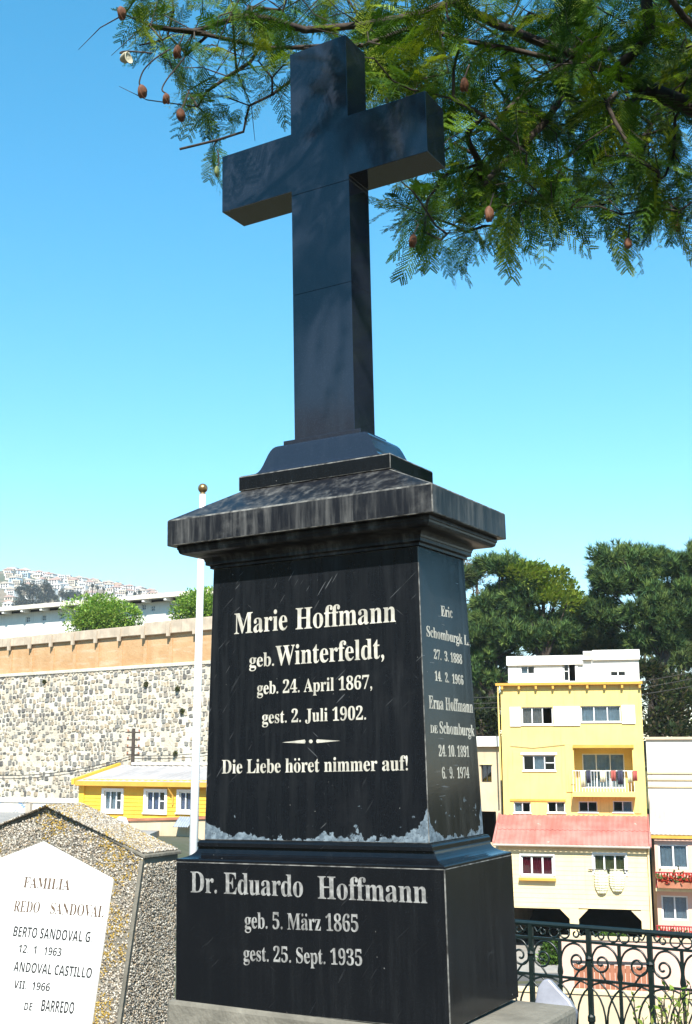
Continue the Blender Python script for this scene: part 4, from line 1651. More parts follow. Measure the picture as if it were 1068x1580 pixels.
# --- orange-yellow cottage in front of the wall
CF = Facade(129, 57.0, 335, 53.5)
ch = CF.root('clapboard_cottage')
tag(ch, 'orange-yellow clapboard cottage with grey roof below the stone wall', 'cottage')
R6 = lambda *a: rect(CF, *a)
zev = (CF.uv(135, 1205)[1] + CF.uv(320, 1207)[1]) / 2
zfl = CF.uv(200, 1262)[1]
zg = zfl - 2.2
c1 = CF.len + 5.5
cw = [R6(161, 1220, 188, 1250), R6(226, 1221, 255, 1251), R6(277, 1222, 304, 1251)]
mb = MB()
wall_mesh(mb, .05, c1, zg, zev, cw, 0, .15)
shell(mb, .05, c1, zg, zev, 0, 6.0, False)
mb.build('wall', M['orange_yellow'], ch)
mb = MB()
z = zfl
while z < zev - .05:
    z2 = z + .17
    cuts = [(.05, c1)]
    for hh in cw:
        if z < hh[3] + .12 and z2 > hh[2] - .12:
            nc = []
            for a, b in cuts:
                if a < hh[0] and b > hh[1]:
                    nc += [(a, hh[0] - .12), (hh[1] + .12, b)]
                else:
                    nc.append((a, b))
            cuts = nc
    for a, b in cuts:
        mb.add([(a, -.004, z2), (b, -.004, z2), (b, -.03, z), (a, -.03, z), (a, -.003, z), (b, -.003, z)], [(3, 2, 1, 0), (4, 5, 2, 3)])
    z = z2
mb.build('siding', M['orange_yellow'], ch)
for k, hh in enumerate(cw):
    wo = window(ch, *hh, y=.02, n=3, fr=.05, curtains=(((0, 'curtain_white'), (1, 'curtain_white')), ((0, 'curtain_blue'), (1, 'curtain_blue'), ), ((0, 'curtain_blue'), (1, 'curtain_blue')))[k], transom=(2,), sill=False)
    for a, b, c_, d_ in ((hh[0] - .12, hh[1] + .12, hh[3], hh[3] + .11), (hh[0] - .12, hh[1] + .12, hh[2] - .13, hh[2]), (hh[0] - .12, hh[0], hh[2], hh[3]), (hh[1], hh[1] + .12, hh[2], hh[3])):
        MB().box(a, b, -.07, -.003, c_, d_).build('casing', M['shutter'], wo)
    MB().box(hh[0] - .16, hh[1] + .16, -.1, -.072, hh[2] - .15, hh[2] - .09).build('sill', M['shutter'], wo)
MB().box(-.12, .18, -.08, .1, zg, zev).build('corner_board', M['orange_yellow'], ch)
# corrugated roof: eave in front, ridge behind
zri = CF.uv(240, 1181, -3.0)[1]
rf = MB()
NR = 150
for i in range(NR):
    a, b = -.15 + (c1 + .3) * i / NR, -.15 + (c1 + .3) * (i + 1) / NR
    sa, sb = .018 * math.sin(i * math.pi / 2), .018 * math.sin((i + 1) * math.pi / 2)
    for (ya, za, yb, zb2) in ((-.35, zev - .02, 3.0, zri), (3.0, zri, 6.2, zev - .1)):
        rf.quad((a, ya, za + sa), (b, ya, za + sb), (b, yb, zb2 + sb), (a, yb, zb2 + sa))
rfo = rf.build('roof', M['grey_roof'], ch)
rfo.modifiers.new('thick', 'SOLIDIFY').thickness = .03
MB().box(.6, c1, 2.85, 3.15, zri + .03, zri + .14).build('ridge_cap', M['white'], rfo)
MB().box(-.1, c1, -.42, -.36, zev - .2, zev + .0).build('eave_board', M['ochre'], ch)
MB().box(-.1, c1, -.36, -.003, zev - .22, zev - .19).build('soffit', M['ochre'], ch)
for s in (1,):
    MB().add([(-.32, -.4, zev - .16), (-.16, -.4, zev - .16), (-.16, 3, zri - .1), (-.32, 3, zri - .1), (-.32, -.4, zev + .08), (-.16, -.4, zev + .08), (-.16, 3, zri + .12), (-.32, 3, zri + .12)],
             [(0, 3, 2, 1), (4, 5, 6, 7), (0, 1, 5, 4), (1, 2, 6, 5), (2, 3, 7, 6), (3, 0, 4, 7)]).build('barge_board', M['orange_yellow'], ch)
MB().prism([(.05, zev), (.14, zev), (.14, zev + .001)], 0, .1).build('gable_trim', M['orange_yellow'], ch)
q = CF.uv(267, 1210)
MB().tube([(q[0], -.38, zev - .15), (q[0] + .02, -.2, zev - .45), (q[0] + .06, -.08, zev - .6), (q[0] + .05, -.06, zev - 1.0)], .045, 8).build('downpipe', M['ochre'], ch)

# --- beige yard wall below the cottage with a tin cover and a vent elbow
VF = Facade(176, 50.5, 330, 48.5)
vw = VF.root('yard_wall')
tag(vw, 'beige rendered yard wall under the cottage windows', 'wall')
r_ = rect(VF, 186, 1266, 330, 1330)
za = VF.uv(200, 1268)[1]
zb2 = VF.uv(300, 1260)[1]
ue = r_[1] + 4
MB().add([(r_[0], 0, zg - 4), (ue, 0, zg - 4), (ue, .3, zg - 4), (r_[0], .3, zg - 4), (r_[0], 0, za), (ue, 0, zb2 + .1), (ue, .3, zb2 + .1), (r_[0], .3, za)],
         [(0, 3, 2, 1), (4, 5, 6, 7), (0, 1, 5, 4), (1, 2, 6, 5), (2, 3, 7, 6), (3, 0, 4, 7)]).build('wall', M['beige'], vw)
MB().add([(r_[0], -.08, za + .01), (ue, -.08, zb2 + .11), (ue, .38, zb2 + .11), (r_[0], .38, za + .01), (r_[0], -.08, za + .1), (ue, -.08, zb2 + .2), (ue, .38, zb2 + .2), (r_[0], .38, za + .1)],
         [(0, 3, 2, 1), (4, 5, 6, 7), (0, 1, 5, 4), (1, 2, 6, 5), (2, 3, 7, 6), (3, 0, 4, 7)]).build('coping', M['terracotta'], vw)
ta = rect(VF, 270, 1261, 293, 1276, .4)
tn = MB()
for i in range(12):
    a, b = ta[0] + (ta[1] - ta[0]) * i / 12, ta[0] + (ta[1] - ta[0]) * (i + 1) / 12
    tn.quad((a, -.55, ta[2] + .02 * (i % 2)), (b, -.55, ta[2] + .02 * ((i + 1) % 2)), (b, -.09, ta[3] + .02 * ((i + 1) % 2)), (a, -.09, ta[3] + .02 * (i % 2)))
tn.build('tin_canopy', M['metal_grey'], vw).modifiers.new('thick', 'SOLIDIFY').thickness = .02
q = VF.uv(191, 1268)
ve = MB().tube([(q[0] + .2, -.1, q[1] - .5), (q[0] + .2, -.1, q[1] - .05), (q[0] + .1, -.1, q[1] + .1), (q[0] - .1, -.12, q[1] + .1), (q[0] - .25, -.14, q[1] - .02)], [.1, .1, .11, .12, .12], 10).build('vent_elbow', M['pole_white'], vw, smooth=True)
q = VF.uv(283, 1302)
MB().box(q[0] - .08, q[0] + .08, -.06, -.003, q[1] - .15, q[1] + .15).build('meter_box', M['metal_grey'], vw)

# --- whitewashed street wall at the far left with blue painting, and a stub of rusty palings
QF = Facade(-30, 66.0, 132, 64.0)
qw = QF.root('painted_wall')
t = NT('whitewash with blue graffiti')
cc = t.mix(t.ramp(t.noise(1.0, 4), .35, .7), (.70, .66, .60), (.78, .76, .72))
gm = t.math('MULTIPLY', t.ramp(t.noise(1.1, 3, .6, t.map((1, 1, 1), (0, 0, 0), (3.3, 0, 0))), .5, .58), t.ramp(t.noise(2.7, 3), .42, .52))
cc = t.mix(gm, cc, (.10, .30, .62))
M['graffiti'] = t.fin(cc, .85)
r_ = rect(QF, -30, 1238, 132, 1256)
MB().box(r_[0], r_[1], 0, .3, -6 + EYE, r_[3]).build('wall', M['graffiti'], qw)
MB().box(r_[0], r_[1] + .02, -.08, .38, r_[3] + .003, r_[3] + .22).build('coping', M['white_dirty'], qw)
bx_ = QF.uv(47, 1240)[0]
MB().box(bx_ - .15, bx_ + .15, -.25, -.003, -6 + EYE, r_[3] - .05).build('buttress', M['grey_beige'], qw)
tag(qw, 'whitewashed wall with blue graffiti at the foot of the stone wall', 'wall')
PF = Facade(86, 60.0, 128, 59.6)
pf = PF.root('paling_fence')
for k, px in enumerate((88, 91, 95, 99, 103, 107, 112, 118, 123)):
    a = PF.uv(px, 1262)
    b = PF.uv(px, 1244 + (k * 7) % 5)
    MB().box(a[0] - .05, a[0] + .05, 0, .03, -5 + EYE, b[1]).build('paling', M['terracotta'], pf)
tag(pf, 'rusty brown palings rising behind the pebbled tombstone ridge', 'fence')

tag(MB().box(-34, -7.5, 30, 70, -3.5 + EYE, -2.95 + EYE).build('yard', M['pavement']), 'pale paved yard below the stone wall', None, kind='structure')
# --- power poles and cables
pq = at(205, 1170, 66.0)
pt_ = at(205, 1124, 66.0)
pp_ = empty('power_pole', (pq.x, pq.y, -3.2 + EYE))
hh_ = pt_.z - (-3.2 + EYE)
MB().tube([(0, 0, 0), (0, 0, hh_)], [.12, .09], 8).build('pole', M['wood_pole'], pp_)
for k in range(4):
    MB().box(-.35, .35, -.05, .05, hh_ - .25 - k * .4, hh_ - .17 - k * .4).build('crossarm', M['wood_pole'], pp_)
    for s in (-.3, .3):
        MB().lathe([(.03, 0), (.045, .06), (.03, .12)], 8, (s, 0, hh_ - .17 - k * .4)).build('insulator', M['terracotta'], pp_)
tag(pp_, 'dark timber power pole standing before the stone wall', 'pole')


def cable(a, b, sag, label, r=.018, name='cable'):
    pts = []
    for i in range(17):
        t_ = i / 16
        p = a.lerp(b, t_)
        p.z -= sag * 4 * t_ * (1 - t_)
        pts.append(p)
    o = MB().tube(pts, r, 5).build(name, M['wire'])
    tag(o, label, 'cable')
    return o


top = Vector((pq.x, pq.y, 0))
for k, (pxl, pyl, pxr, pyr, wz, lab) in enumerate(((-20, 1196, 420, 1140, 1166, 'upper thin cable crossing the stone wall to the power pole'), (-20, 1201, 420, 1146, 1170, 'lower thin cable crossing the stone wall to the power pole'))):
    m_ = at(205, wz, 66.0)
    a = at(pxl, pyl, 63.0)
    b = at(pxr, pyr, 69.0)
    pts = []
    for i in range(13):
        t_ = i / 12
        p = a.lerp(m_, t_)
        p.z -= .35 * 4 * t_ * (1 - t_)
        pts.append(p)
    for i in range(1, 13):
        t_ = i / 12
        p = m_.lerp(b, t_)
        p.z -= .3 * 4 * t_ * (1 - t_)
        pts.append(p)
    tag(MB().tube(pts, .02, 5).build('cable', M['wire']), lab, 'cable')
for k, (y0_, y1_) in enumerate(((1063, 1030), (1072, 1040), (1078, 1052))):
    a = at(650, y0_ + 14, 66.0 + k * .2)
    b = at(1120, y1_ - 4, 64.0 + k * .2)
    cable(a, b, .5, ('topmost', 'middle', 'lowest')[k] + ' of three cables passing behind the yellow house')

# ------------------------------------------------------------------ far hillside with houses
HX = np.linspace(-420, -60, 46)
HY = np.linspace(520, 1150, 40)
hx, hy = np.meshgrid(HX, HY)


def hill_z(x, y):
    ang = x / y                                   # direction decides the height of the ridge
    px = 534 + ang * FPX
    ridge = np.interp(px, [-250, 22, 80, 130, 180, 225, 300, 420], [868, 896, 904, 911, 919, 927, 941, 959])
    zr2 = (1165.6 - ridge) / FPX * 1000.0
    f = sstep(560, 1000, y)
    back = sstep(1000, 1150, y) * 18
    return zr2 * (.42 + .58 * f) * np.where(y < 1000, 1, 1) - back + EYE


hz = hill_z(hx, hy) + RNG.normal(0, .6, hx.shape)
nx, ny = len(HX), len(HY)
idx = np.arange(nx * ny).reshape(ny, nx)
Fq = np.stack([idx[:-1, :-1], idx[:-1, 1:], idx[1:, 1:], idx[1:, :-1]], -1).reshape(-1, 4)
t = NT('dry hillside')
M['hill'] = t.fin(t.mix(t.ramp(t.noise(.03, 5), .4, .6), (.20, .16, .11), (.08, .09, .05)), .95)
hv = np.stack([hx.ravel(), hy.ravel(), hz.ravel()], 1)
ho_ = np_mesh('hill', hv, Fq, M['hill'], smooth=True)
tag(ho_, 'distant hillside crowded with houses', None, kind='structure')
HC = [plain('far white wall', (.72, .70, .66), .9, .05), plain('far cream wall', (.66, .57, .44), .9, .05), plain('far pink wall', (.58, .40, .35), .9, .05),
      plain('far ochre wall', (.60, .42, .22), .9, .05), plain('far blue wall', (.45, .55, .62), .9, .05)]
HRF = [plain('far red roof', (.40, .28, .24), .9, .1), plain('far grey roof', (.50, .49, .48), .9, .1), plain('far rust roof', (.44, .38, .32), .9, .1)]
WNAME = ('white', 'cream', 'pink', 'ochre', 'pale blue')
RNAME = ('red', 'grey', 'rust-brown')
rnd = random.Random(21)
cache = {}
placed = []
tries = 0
while len(placed) < 165 and tries < 9000:
    tries += 1
    y = rnd.uniform(700, 1015)
    px = rnd.uniform(5, 240)
    x = (px - 534) / FPX * y * 1.0
    z = float(hill_z(np.array(x), np.array(y)))
    # only where the photograph shows the slope above the long building
    py = 1165.6 - (z + 6 - EYE) / y * FPX
    lim = 940 - (px - 22) * .078
    if py > lim + 6:
        continue
    if 22 < px < 66 and 905 < py < 940 and rnd.random() < .8:
        continue
    if 66 < px < 130 and 908 < py < 930 and rnd.random() < .7:
        continue
    if any(abs(x - a) < 7 and abs(y - b) < 13 for a, b in placed):
        continue
    placed.append((x, y))
    wi, ri, vi = rnd.choices(range(5), (8, 3, .5, .4, .8))[0], rnd.choices(range(3), (2, 3, 2))[0], rnd.randrange(3)
    o = empty('hillside_house', (x, y, z - 2.0), rnd.uniform(-.5, .5))
    W2, D2, H2 = ((3.0, 2.6, 4.0), (3.8, 3, 5.0), (2.6, 2.6, 5.6))[vi]
    if ('w', vi, wi) not in cache:
        mb = MB().box(-W2, W2, -D2, D2, -1, H2)
        me_o = mb.build('wall', HC[wi], o)
        wn_ = MB()
        for a in (-.55, .0, .55):
            for zz in (2.4, 3.9):
                if zz + 1.4 < H2 + 1:
                    wn_.box(W2 * a - .55, W2 * a + .55, -D2 - .06, -D2 - .01, zz, zz + 1.2)
        wo_ = wn_.build('window_row', M['metal_dark'], o)
        tag(wo_, kind='stuff')
        cache[('w', vi, wi)] = (me_o.data, wo_.data)
    else:
        for nm, me in zip(('wall', 'window_row'), cache[('w', vi, wi)]):
            c = bpy.data.objects.new(nm, me)
            COL.objects.link(c)
            c.parent = o
            if nm == 'window_row':
                tag(c, kind='stuff')
    if ('r', vi, ri) not in cache:
        mb = MB()
        if vi == 2:
            mb.box(-W2 - .2, W2 + .2, -D2 - .2, D2 + .2, H2 + .01, H2 + .4)
        else:
            mb.prism([(-W2 - .4, H2 + .01), (W2 + .4, H2 + .01), (W2 + .4, H2 + .2), (0, H2 + 1.7), (-W2 - .4, H2 + .2)], -D2 - .4, D2 + .4)
        cache[('r', vi, ri)] = mb.build('roof', HRF[ri], o).data
    else:
        c = bpy.data.objects.new('roof', cache[('r', vi, ri)])
        COL.objects.link(c)
        c.parent = o
    tag(o, 'small %s house with %s %s roof on the distant hillside' % (WNAME[wi], 'flat' if vi == 2 else 'pitched', RNAME[ri]), 'house', 'houses on the far hillside')
FT = [(.045, .065, .04), (.035, .055, .04), (.06, .075, .045)]
cr_cache = {}
tlist = [(px, py, sz, 'a') for px, py, sz in ((30, 912, 9), (38, 905, 9), (46, 916, 10), (52, 908, 11), (58, 900, 9), (62, 917, 9), (70, 905, 11), (76, 912, 10), (80, 898, 8), (34, 926, 10), (48, 930, 10), (60, 928, 9), (74, 924, 9), (84, 920, 7), (26, 935, 10),
                                                (96, 916, 8), (104, 921, 9), (112, 917, 8), (120, 922, 7), (28, 893, 5), (44, 889, 4), (66, 891, 5), (95, 897, 4), (131, 900, 4), (143, 904, 4), (150, 906, 4), (160, 909, 3), (195, 915, 3), (208, 917, 4), (90, 931, 7), (215, 914, 4))]
rt2 = random.Random(4)
for _ in range(60):
    qx = rt2.uniform(24, 225)
    qy = np.interp(qx, [22, 225], [900, 928]) + rt2.uniform(0, 1) ** 1.5 * 38
    tlist.append((qx, qy, rt2.uniform(2.5, 5.0), 'b'))
for i, (px, py, sz, kd) in enumerate(tlist):
    y = 690.0 if kd == 'a' and py > 902 else 900.0
    if kd == 'b':
        hs_ = np.linspace(700, 1000, 61)
        zz_ = 1165.6 - (hill_z((px - 534) / FPX * hs_, hs_) + 4 - EYE) / hs_ * FPX
        y = float(hs_[np.argmin(np.abs(zz_ - py))])
    c = at(px, py, y)
    k = y / FPX
    o = empty('hillside_tree', (c.x, c.y, c.z - sz * k * 1.5))
    zc_ = sz * k * 1.5
    key = i % 4
    if key not in cr_cache:
        f = leaf_mass('crown', (0, 0, 0), (1, .9, 1.05), 1100, .2, FT, o, seed=40 + key, lumps=9)
        cr_cache[key] = f.data
    else:
        f = bpy.data.objects.new('crown', cr_cache[key])
        COL.objects.link(f)
        f.parent = o
    f.location = (0, 0, zc_)
    f.scale = (sz * k, sz * k, sz * k)
    MB().tube([(0, 0, -3), (0, 0, zc_)], [.4, .2], 5).build('trunk', M['bark'], o)
    tag(o, 'small dark tree squeezed between houses of the distant hillside' if sz < 6 else 'big dark tree in the grove at the foot of the distant hillside', 'tree', 'small trees on the far hillside' if sz < 6 else 'grove on the far hillside')
c = at(181, 907, 985)
k = 985 / FPX
o = empty('ridge_tree', (c.x, c.y, c.z - 6))
leaf_mass('crown', (0, 0, 7), (5.2 * k, 4 * k, 8 * k), 1500, .9, FT, o, seed=77, lumps=8)
MB().tube([(0, 0, -3), (0, 0, 7)], [.4, .2], 6).build('trunk', M['bark'], o)
tag(o, 'lone tall tree standing out on the ridge of the distant hill', 'tree')
# ------------------------------------------------------------------ pines behind the houses
tv = []
rg = np.random.default_rng(3)
NN = 23
for k in range(NN):                                   # one tuft: needles fanning forward from a twig end
    th = rg.uniform(0, 2 * math.pi)
    el = rg.uniform(.1, 1.25)
    d = np.array([math.cos(el), math.sin(el) * math.cos(th), math.sin(el) * math.sin(th)])
    s = np.cross(d, rg.normal(size=3))
    s /= np.linalg.norm(s)
    b = np.array([rg.uniform(-.45, .25), 0, 0])
    l = rg.uniform(.6, 1.0)
    tv += [b - s * .055, b + s * .055, b + d * l]
TUFT = np.array(tv)


def pine(name, label, px, lobes, base_py, D, n, cols, trunk, seed, size=.5, group='pines behind the houses', leafy=False):
    """lobes: (px, py, rx px, ry px) in the tree's own plane; tufts ride on their outer shells"""
    rg = np.random.default_rng(seed)
    k = D / FPX
    b = at(px, base_py, D)
    gz = float(ground_z(b.x, b.y))
    root = empty(name, (b.x, b.y, gz))
    Ls = []
    for lx, ly, rx, ry in lobes:
        c = at(lx, ly, D)
        Ls.append((c.x - b.x, rg.uniform(-.8, .8), c.z - gz, rx * k, rx * k * .8, ry * k))
    Ls = np.array(Ls)
    # every lobe is broken into boughs: smaller pads set about its shell
    pads = []
    for L_ in Ls:
        m = max(6, int(16 * L_[3] * L_[5] / 4))
        d = rg.normal(size=(m, 3))
        d[:, 2] = np.abs(d[:, 2]) * .9 - .25
        d /= np.linalg.norm(d, axis=1)[:, None]
        P = L_[:3] + d * L_[3:] * rg.uniform(.55, 1.0, (m, 1))
        for p_, dd in zip(P, d):
            pads.append((*p_, *dd, rg.uniform(.45, .95)))
    pads = np.array(pads)
    k_ = rg.integers(0, len(pads), n)
    off = rg.normal(0, 1, (n, 3)) * np.array([1, .9, .55])
    off /= np.maximum(1, np.linalg.norm(off, axis=1) / 1.25)[:, None]
    P = pads[k_, :3] + off * pads[k_, 6:7] * .8
    Dv = off * .7 + pads[k_, 3:6] * .7 + np.array([0, 0, .45]) + rg.normal(0, .3, (n, 3))
    cols = np.array(cols)
    padt = rg.uniform(.72, 1.25, len(pads))
    T = cols[rg.integers(0, len(cols), n)] * rg.uniform(.75, 1.2, (n, 1)) * padt[k_][:, None]
    if leafy:
        q = np.array([(0, -.25, 0), (.55, -.28, .08), (1, 0, 0), (.55, .28, .08)])
        V = scatter(q, P, frames(Dv, rng=rg), rg.uniform(.6, 1.2, n) * size)
        np_mesh('crown', V, np.arange(4 * n).reshape(-1, 4), M['leaf'], root, np.repeat(T, 4, 0))
    else:
        V = scatter(TUFT, P, frames(Dv, rng=rg), rg.uniform(.7, 1.2, n) * size)
        np_mesh('crown', V, np.arange(3 * NN * n).reshape(-1, 3), M['needle'], root, np.repeat(T, 3 * NN, 0))
    tk = MB()
    tpts = []
    for i, (tx, ty_) in enumerate(trunk):
        c = at(tx, ty_, D)
        tpts.append((c.x - b.x, 0, c.z - gz))
    tpts = [(0, 0, -.5)] + tpts
    m = len(tpts)
    tk.tube(tpts, [.34 * (1 - .75 * i / (m - 1)) for i in range(m)], 8)
    tk.build('trunk', M['bark'], root, smooth=True)
    br = MB()
    for L_ in Ls:
        tt = rg.uniform(.35, .8)
        i = min(int(tt * (m - 1)), m - 2)
        a = Vector(tpts[i]).lerp(Vector(tpts[i + 1]), tt * (m - 1) - i)
        e = Vector(L_[:3])
        mid = a.lerp(e, .5) + Vector((0, 0, -.3))
        br.tube([a, mid, e], [.13, .08, .03], 6)
    sel = rg.integers(0, len(pads), len(pads) * 2 // 3)
    for s in sel:
        e = Vector(pads[s, :3])
        j = int(np.argmin(np.linalg.norm(Ls[:, :3] - pads[s, :3], axis=1)))
        a = Vector(Ls[j, :3])
        br.tube([a, e], [.05, .02], 4, False)
    br.build('branches', M['bark'], root)
    tag(root, label, 'tree', group)
    return root


PC = [(.09, .16, .045), (.065, .125, .042), (.135, .195, .05), (.042, .085, .034)]
PC2 = [(.07, .12, .038), (.095, .14, .04), (.11, .14, .048)]
pine('pine_tree', 'tall dark pine with spreading crown at the right edge above the yellow house', 1010,
     [(960, 862, 40, 26), (1010, 870, 40, 30), (930, 905, 26, 24), (975, 905, 46, 34), (1035, 905, 46, 40), (990, 950, 52, 36), (940, 955, 34, 28), (1045, 960, 44, 40), (1000, 990, 40, 22), (1065, 880, 40, 40), (920, 938, 20, 14), (1080, 940, 40, 50)],
     1140, 76, 5200, PC, [(1006, 1100), (1012, 1040), (1030, 1010), (1020, 960), (1000, 900), (990, 860)], 1, .62)
pine('pine_tree', 'dark green pine right of the monument behind the yellow house', 762,
     [(770, 885, 26, 24), (790, 905, 34, 28), (752, 930, 30, 26), (806, 932, 30, 24), (780, 955, 46, 28), (840, 965, 36, 22), (745, 985, 34, 28), (800, 990, 46, 26), (855, 985, 38, 24), (760, 1020, 40, 24), (735, 1045, 34, 22)],
     1140, 78, 4600, PC, [(762, 1120), (758, 1070), (764, 1020), (775, 950), (775, 890)], 2, .62)
pine('pine_tree', 'middle dark pine filling the gap between the two larger pines', 890,
     [(884, 962, 26, 18), (908, 950, 20, 18), (870, 984, 36, 22), (915, 975, 34, 24), (895, 1005, 44, 22), (850, 1010, 36, 20), (938, 1005, 34, 22)],
     1140, 84, 3000, PC2, [(890, 1100), (892, 1030), (895, 960)], 3, .66)
pine('pine_tree', 'shaded pine half hidden behind the monument', 700,
     [(700, 900, 34, 40), (690, 960, 40, 40), (712, 1020, 34, 30), (735, 1085, 26, 22), (650, 930, 40, 40)],
     1140, 88, 2400, PC2, [(705, 1100), (700, 1000), (700, 900)], 4, .66)
src = [o for o in COL.objects if o.get('label', '').startswith('shaded pine half hidden')][0]
for px_, D_, sc_, lb in ((610, 84, .95, 'second pine standing wholly behind the monument'), (560, 90, 1.05, 'third pine standing wholly behind the monument')):
    o = src.copy()
    COL.objects.link(o)
    b = at(px_, 1140, D_)
    o.location = (b.x, b.y, float(ground_z(b.x, b.y)))
    o.scale = (sc_, sc_, sc_)
    o.rotation_euler = (0, 0, 2.2)
    for ch_ in src.children:
        c_ = ch_.copy()
        COL.objects.link(c_)
        c_.parent = o
    tag(o, lb, 'tree', 'pines behind the houses')
pine('broadleaf_tree', 'yellow-green tree glowing between the dark pines', 838,
     [(842, 892, 32, 22), (828, 905, 36, 26), (858, 915, 24, 22), (806, 888, 24, 16), (872, 932, 18, 16), (850, 930, 26, 22)],
     1140, 77, 7000, [(.20, .28, .03), (.26, .31, .045), (.15, .23, .03)], [(838, 1080), (836, 980), (840, 910)], 5, .3, 'broadleaf trees behind the pines', True)
pine('broadleaf_tree', 'brownish thin-leaved tree just right of the monument cornice', 738,
     [(735, 900, 22, 30), (742, 940, 24, 26), (728, 880, 18, 18)],
     1140, 92, 1600, [(.20, .13, .09), (.26, .18, .12), (.14, .12, .06)], [(738, 1080), (736, 960), (736, 890)], 6, .26, 'broadleaf trees behind the pines', True)
pine('pine_tree', 'shaded far pine filling in behind the trunk at the right edge', 1050,
     [(1040, 960, 50, 40), (1010, 1000, 46, 34), (1060, 1020, 50, 44), (1000, 1045, 40, 30), (1050, 1075, 50, 34), (1100, 980, 50, 60)],
     1140, 92, 3000, PC2, [(1050, 1100), (1048, 1040), (1045, 980)], 13, .7)
pine('bush', 'dark bushy scrub right of the yellow house roof', 1022,
     [(1010, 1070, 24, 22), (1040, 1062, 26, 26), (1015, 1105, 30, 24), (1048, 1110, 30, 26), (1000, 1040, 20, 18), (1060, 1085, 26, 30), (1085, 1100, 30, 40), (1005, 1130, 26, 18), (1040, 1135, 30, 18), (1075, 1135, 30, 18)],
     1150, 70, 7000, [(.045, .07, .03), (.09, .11, .03), (.12, .10, .06), (.03, .05, .02)], [(1022, 1120), (1020, 1080)], 8, .3, 'scrub behind the houses', True)
pine('bush', 'dark scrub between the monument and the yellow house', 745,
     [(742, 1110, 22, 18), (720, 1095, 30, 24), (762, 1118, 16, 12), (690, 1110, 30, 20), (770, 1090, 16, 16), (735, 1128, 30, 14), (765, 1132, 20, 12)],
     1150, 72, 3600, [(.045, .07, .03), (.07, .09, .03), (.03, .05, .02)], [(745, 1130), (742, 1110)], 9, .3, 'scrub behind the houses', True)
for lab, px, D_, ry, rx, py in (('bright green hedge inside the garage opening of the yellow house', 855, 53.2, 22, 26, 1470), ('green shrub against the pinkish garden wall', 940, 52.8, 10, 46, 1447)):
    c = at(px, py, D_)
    k = D_ / FPX
    o = empty('hedge', (c.x, c.y, GZ_ + .1))
    leaf_mass('foliage', (0, 0, c.z - GZ_ - .2), (rx * k, .5, ry * k), 2600, .14, [(.08, .17, .02), (.11, .20, .03), (.05, .11, .02)], o, seed=px, lumps=9)
    MB().tube([(0, 0, 0), (.05, 0, c.z - GZ_ - .1)], [.06, .03], 6).build('stem', M['bark'], o)
    tag(o, lab, 'hedge')

# small fleshy-leaved plant at the railing
c = at(1010, 1590, 5.3)
pl_ = empty('leafy_plant', (c.x, c.y, 0))
rg = np.random.default_rng(14)
st = MB()
lp, ld = [], []
for k in range(15):
    e = at(rg.uniform(975, 1066), rg.uniform(1512, 1570), 5.3 + rg.uniform(-.12, .12)) - Vector((c.x, c.y, 0))
    a = Vector((rg.uniform(-.05, .05), rg.uniform(-.05, .05), 0))
    mid = a.lerp(e, .55) + Vector((rg.uniform(-.03, .03), 0, .06))
    st.tube([a, mid, e], [.004, .003, .002], 5)
    for j in range(13):
        t_ = .55 + .45 * j / 12
        p = mid.lerp(e, max(0, (t_ - .55) / .45))
        lp.append(p[:])
        ld.append((rg.normal(), rg.normal(), abs(rg.normal()) * .7 + .2))
st.build('stem', M['bark'], pl_)
lq2 = np.array([(0, 0, 0), (.5, -.22, .05), (1, 0, .12), (.5, .22, .05)])
V = scatter(lq2, np.array(lp), frames(np.array(ld), rng=rg), rg.uniform(.022, .04, len(lp)))
T = np.array([(.22, .32, .05), (.32, .38, .09), (.14, .24, .03)])[rg.integers(0, 3, len(lp))]
np_mesh('foliage', V, np.arange(len(V)).reshape(-1, 4), M['leaf'], pl_, np.repeat(T, 4, 0))
tag(pl_, 'small yellow-green leafy plant at the foot of the iron railing', 'plant')

# ------------------------------------------------------------------ jacaranda reaching over the monument
TX, TYY = 5.4, 7.4
jac = empty('jacaranda_tree', (TX, TYY, 0))
tag(jac, 'jacaranda tree with feathery leaves and brown seed pods reaching over the cross', 'tree')
J0 = Vector((TX, TYY, 0))


def frond_template(rg, curl, NPAIR=9, NL=8, fat=1.0):
    """twice-feathered leaf along +x, unit length, drooping"""
    vs = []

    def spine(t):
        return np.array([t * (1 - .12 * curl * t), 0, -curl * t * t * .55])
    for i in range(NPAIR):
        t = .22 + .78 * i / (NPAIR - 1)
        o = spine(t)
        ln = .26 * (1 - .55 * abs(t - .55) ** 1.3) * (1.0 if i < NPAIR - 1 else .8)
        for s in (-1, 1):
            an = .95 - .25 * t + rg.normal(0, .07)
            d = np.array([math.cos(an), s * math.sin(an), -.16 - .1 * curl + rg.normal(0, .08)])
            d /= np.linalg.norm(d)
            side = np.cross(d, np.array([0, 0, 1.0]))
            side /= np.linalg.norm(side)
            for j in range(NL):
                q = o + d * ln * (.12 + .88 * j / (NL - 1)) + np.array([0, 0, -.03 * (j / NL) ** 2])
                for s2 in (-1, 1):
                    ll = .050 * (1 - .5 * (j / NL) ** 2)
                    ld_ = d * .55 + side * s2 * .83 + np.array([0, 0, rg.normal(0, .15)])
                    pw = d * .0135 * fat
                    e = q + ld_ * ll
                    m_ = q + ld_ * ll * .5
                    vs += [q, m_ - pw, e, m_ + pw]
    # stalk as thin strip
    for i in range(6):
        a, b = spine(i / 6), spine((i + 1) / 6)
        w2 = np.array([0, .006, 0])
        vs += [a - w2, b - w2, b + w2, a + w2]
    return np.array(vs)


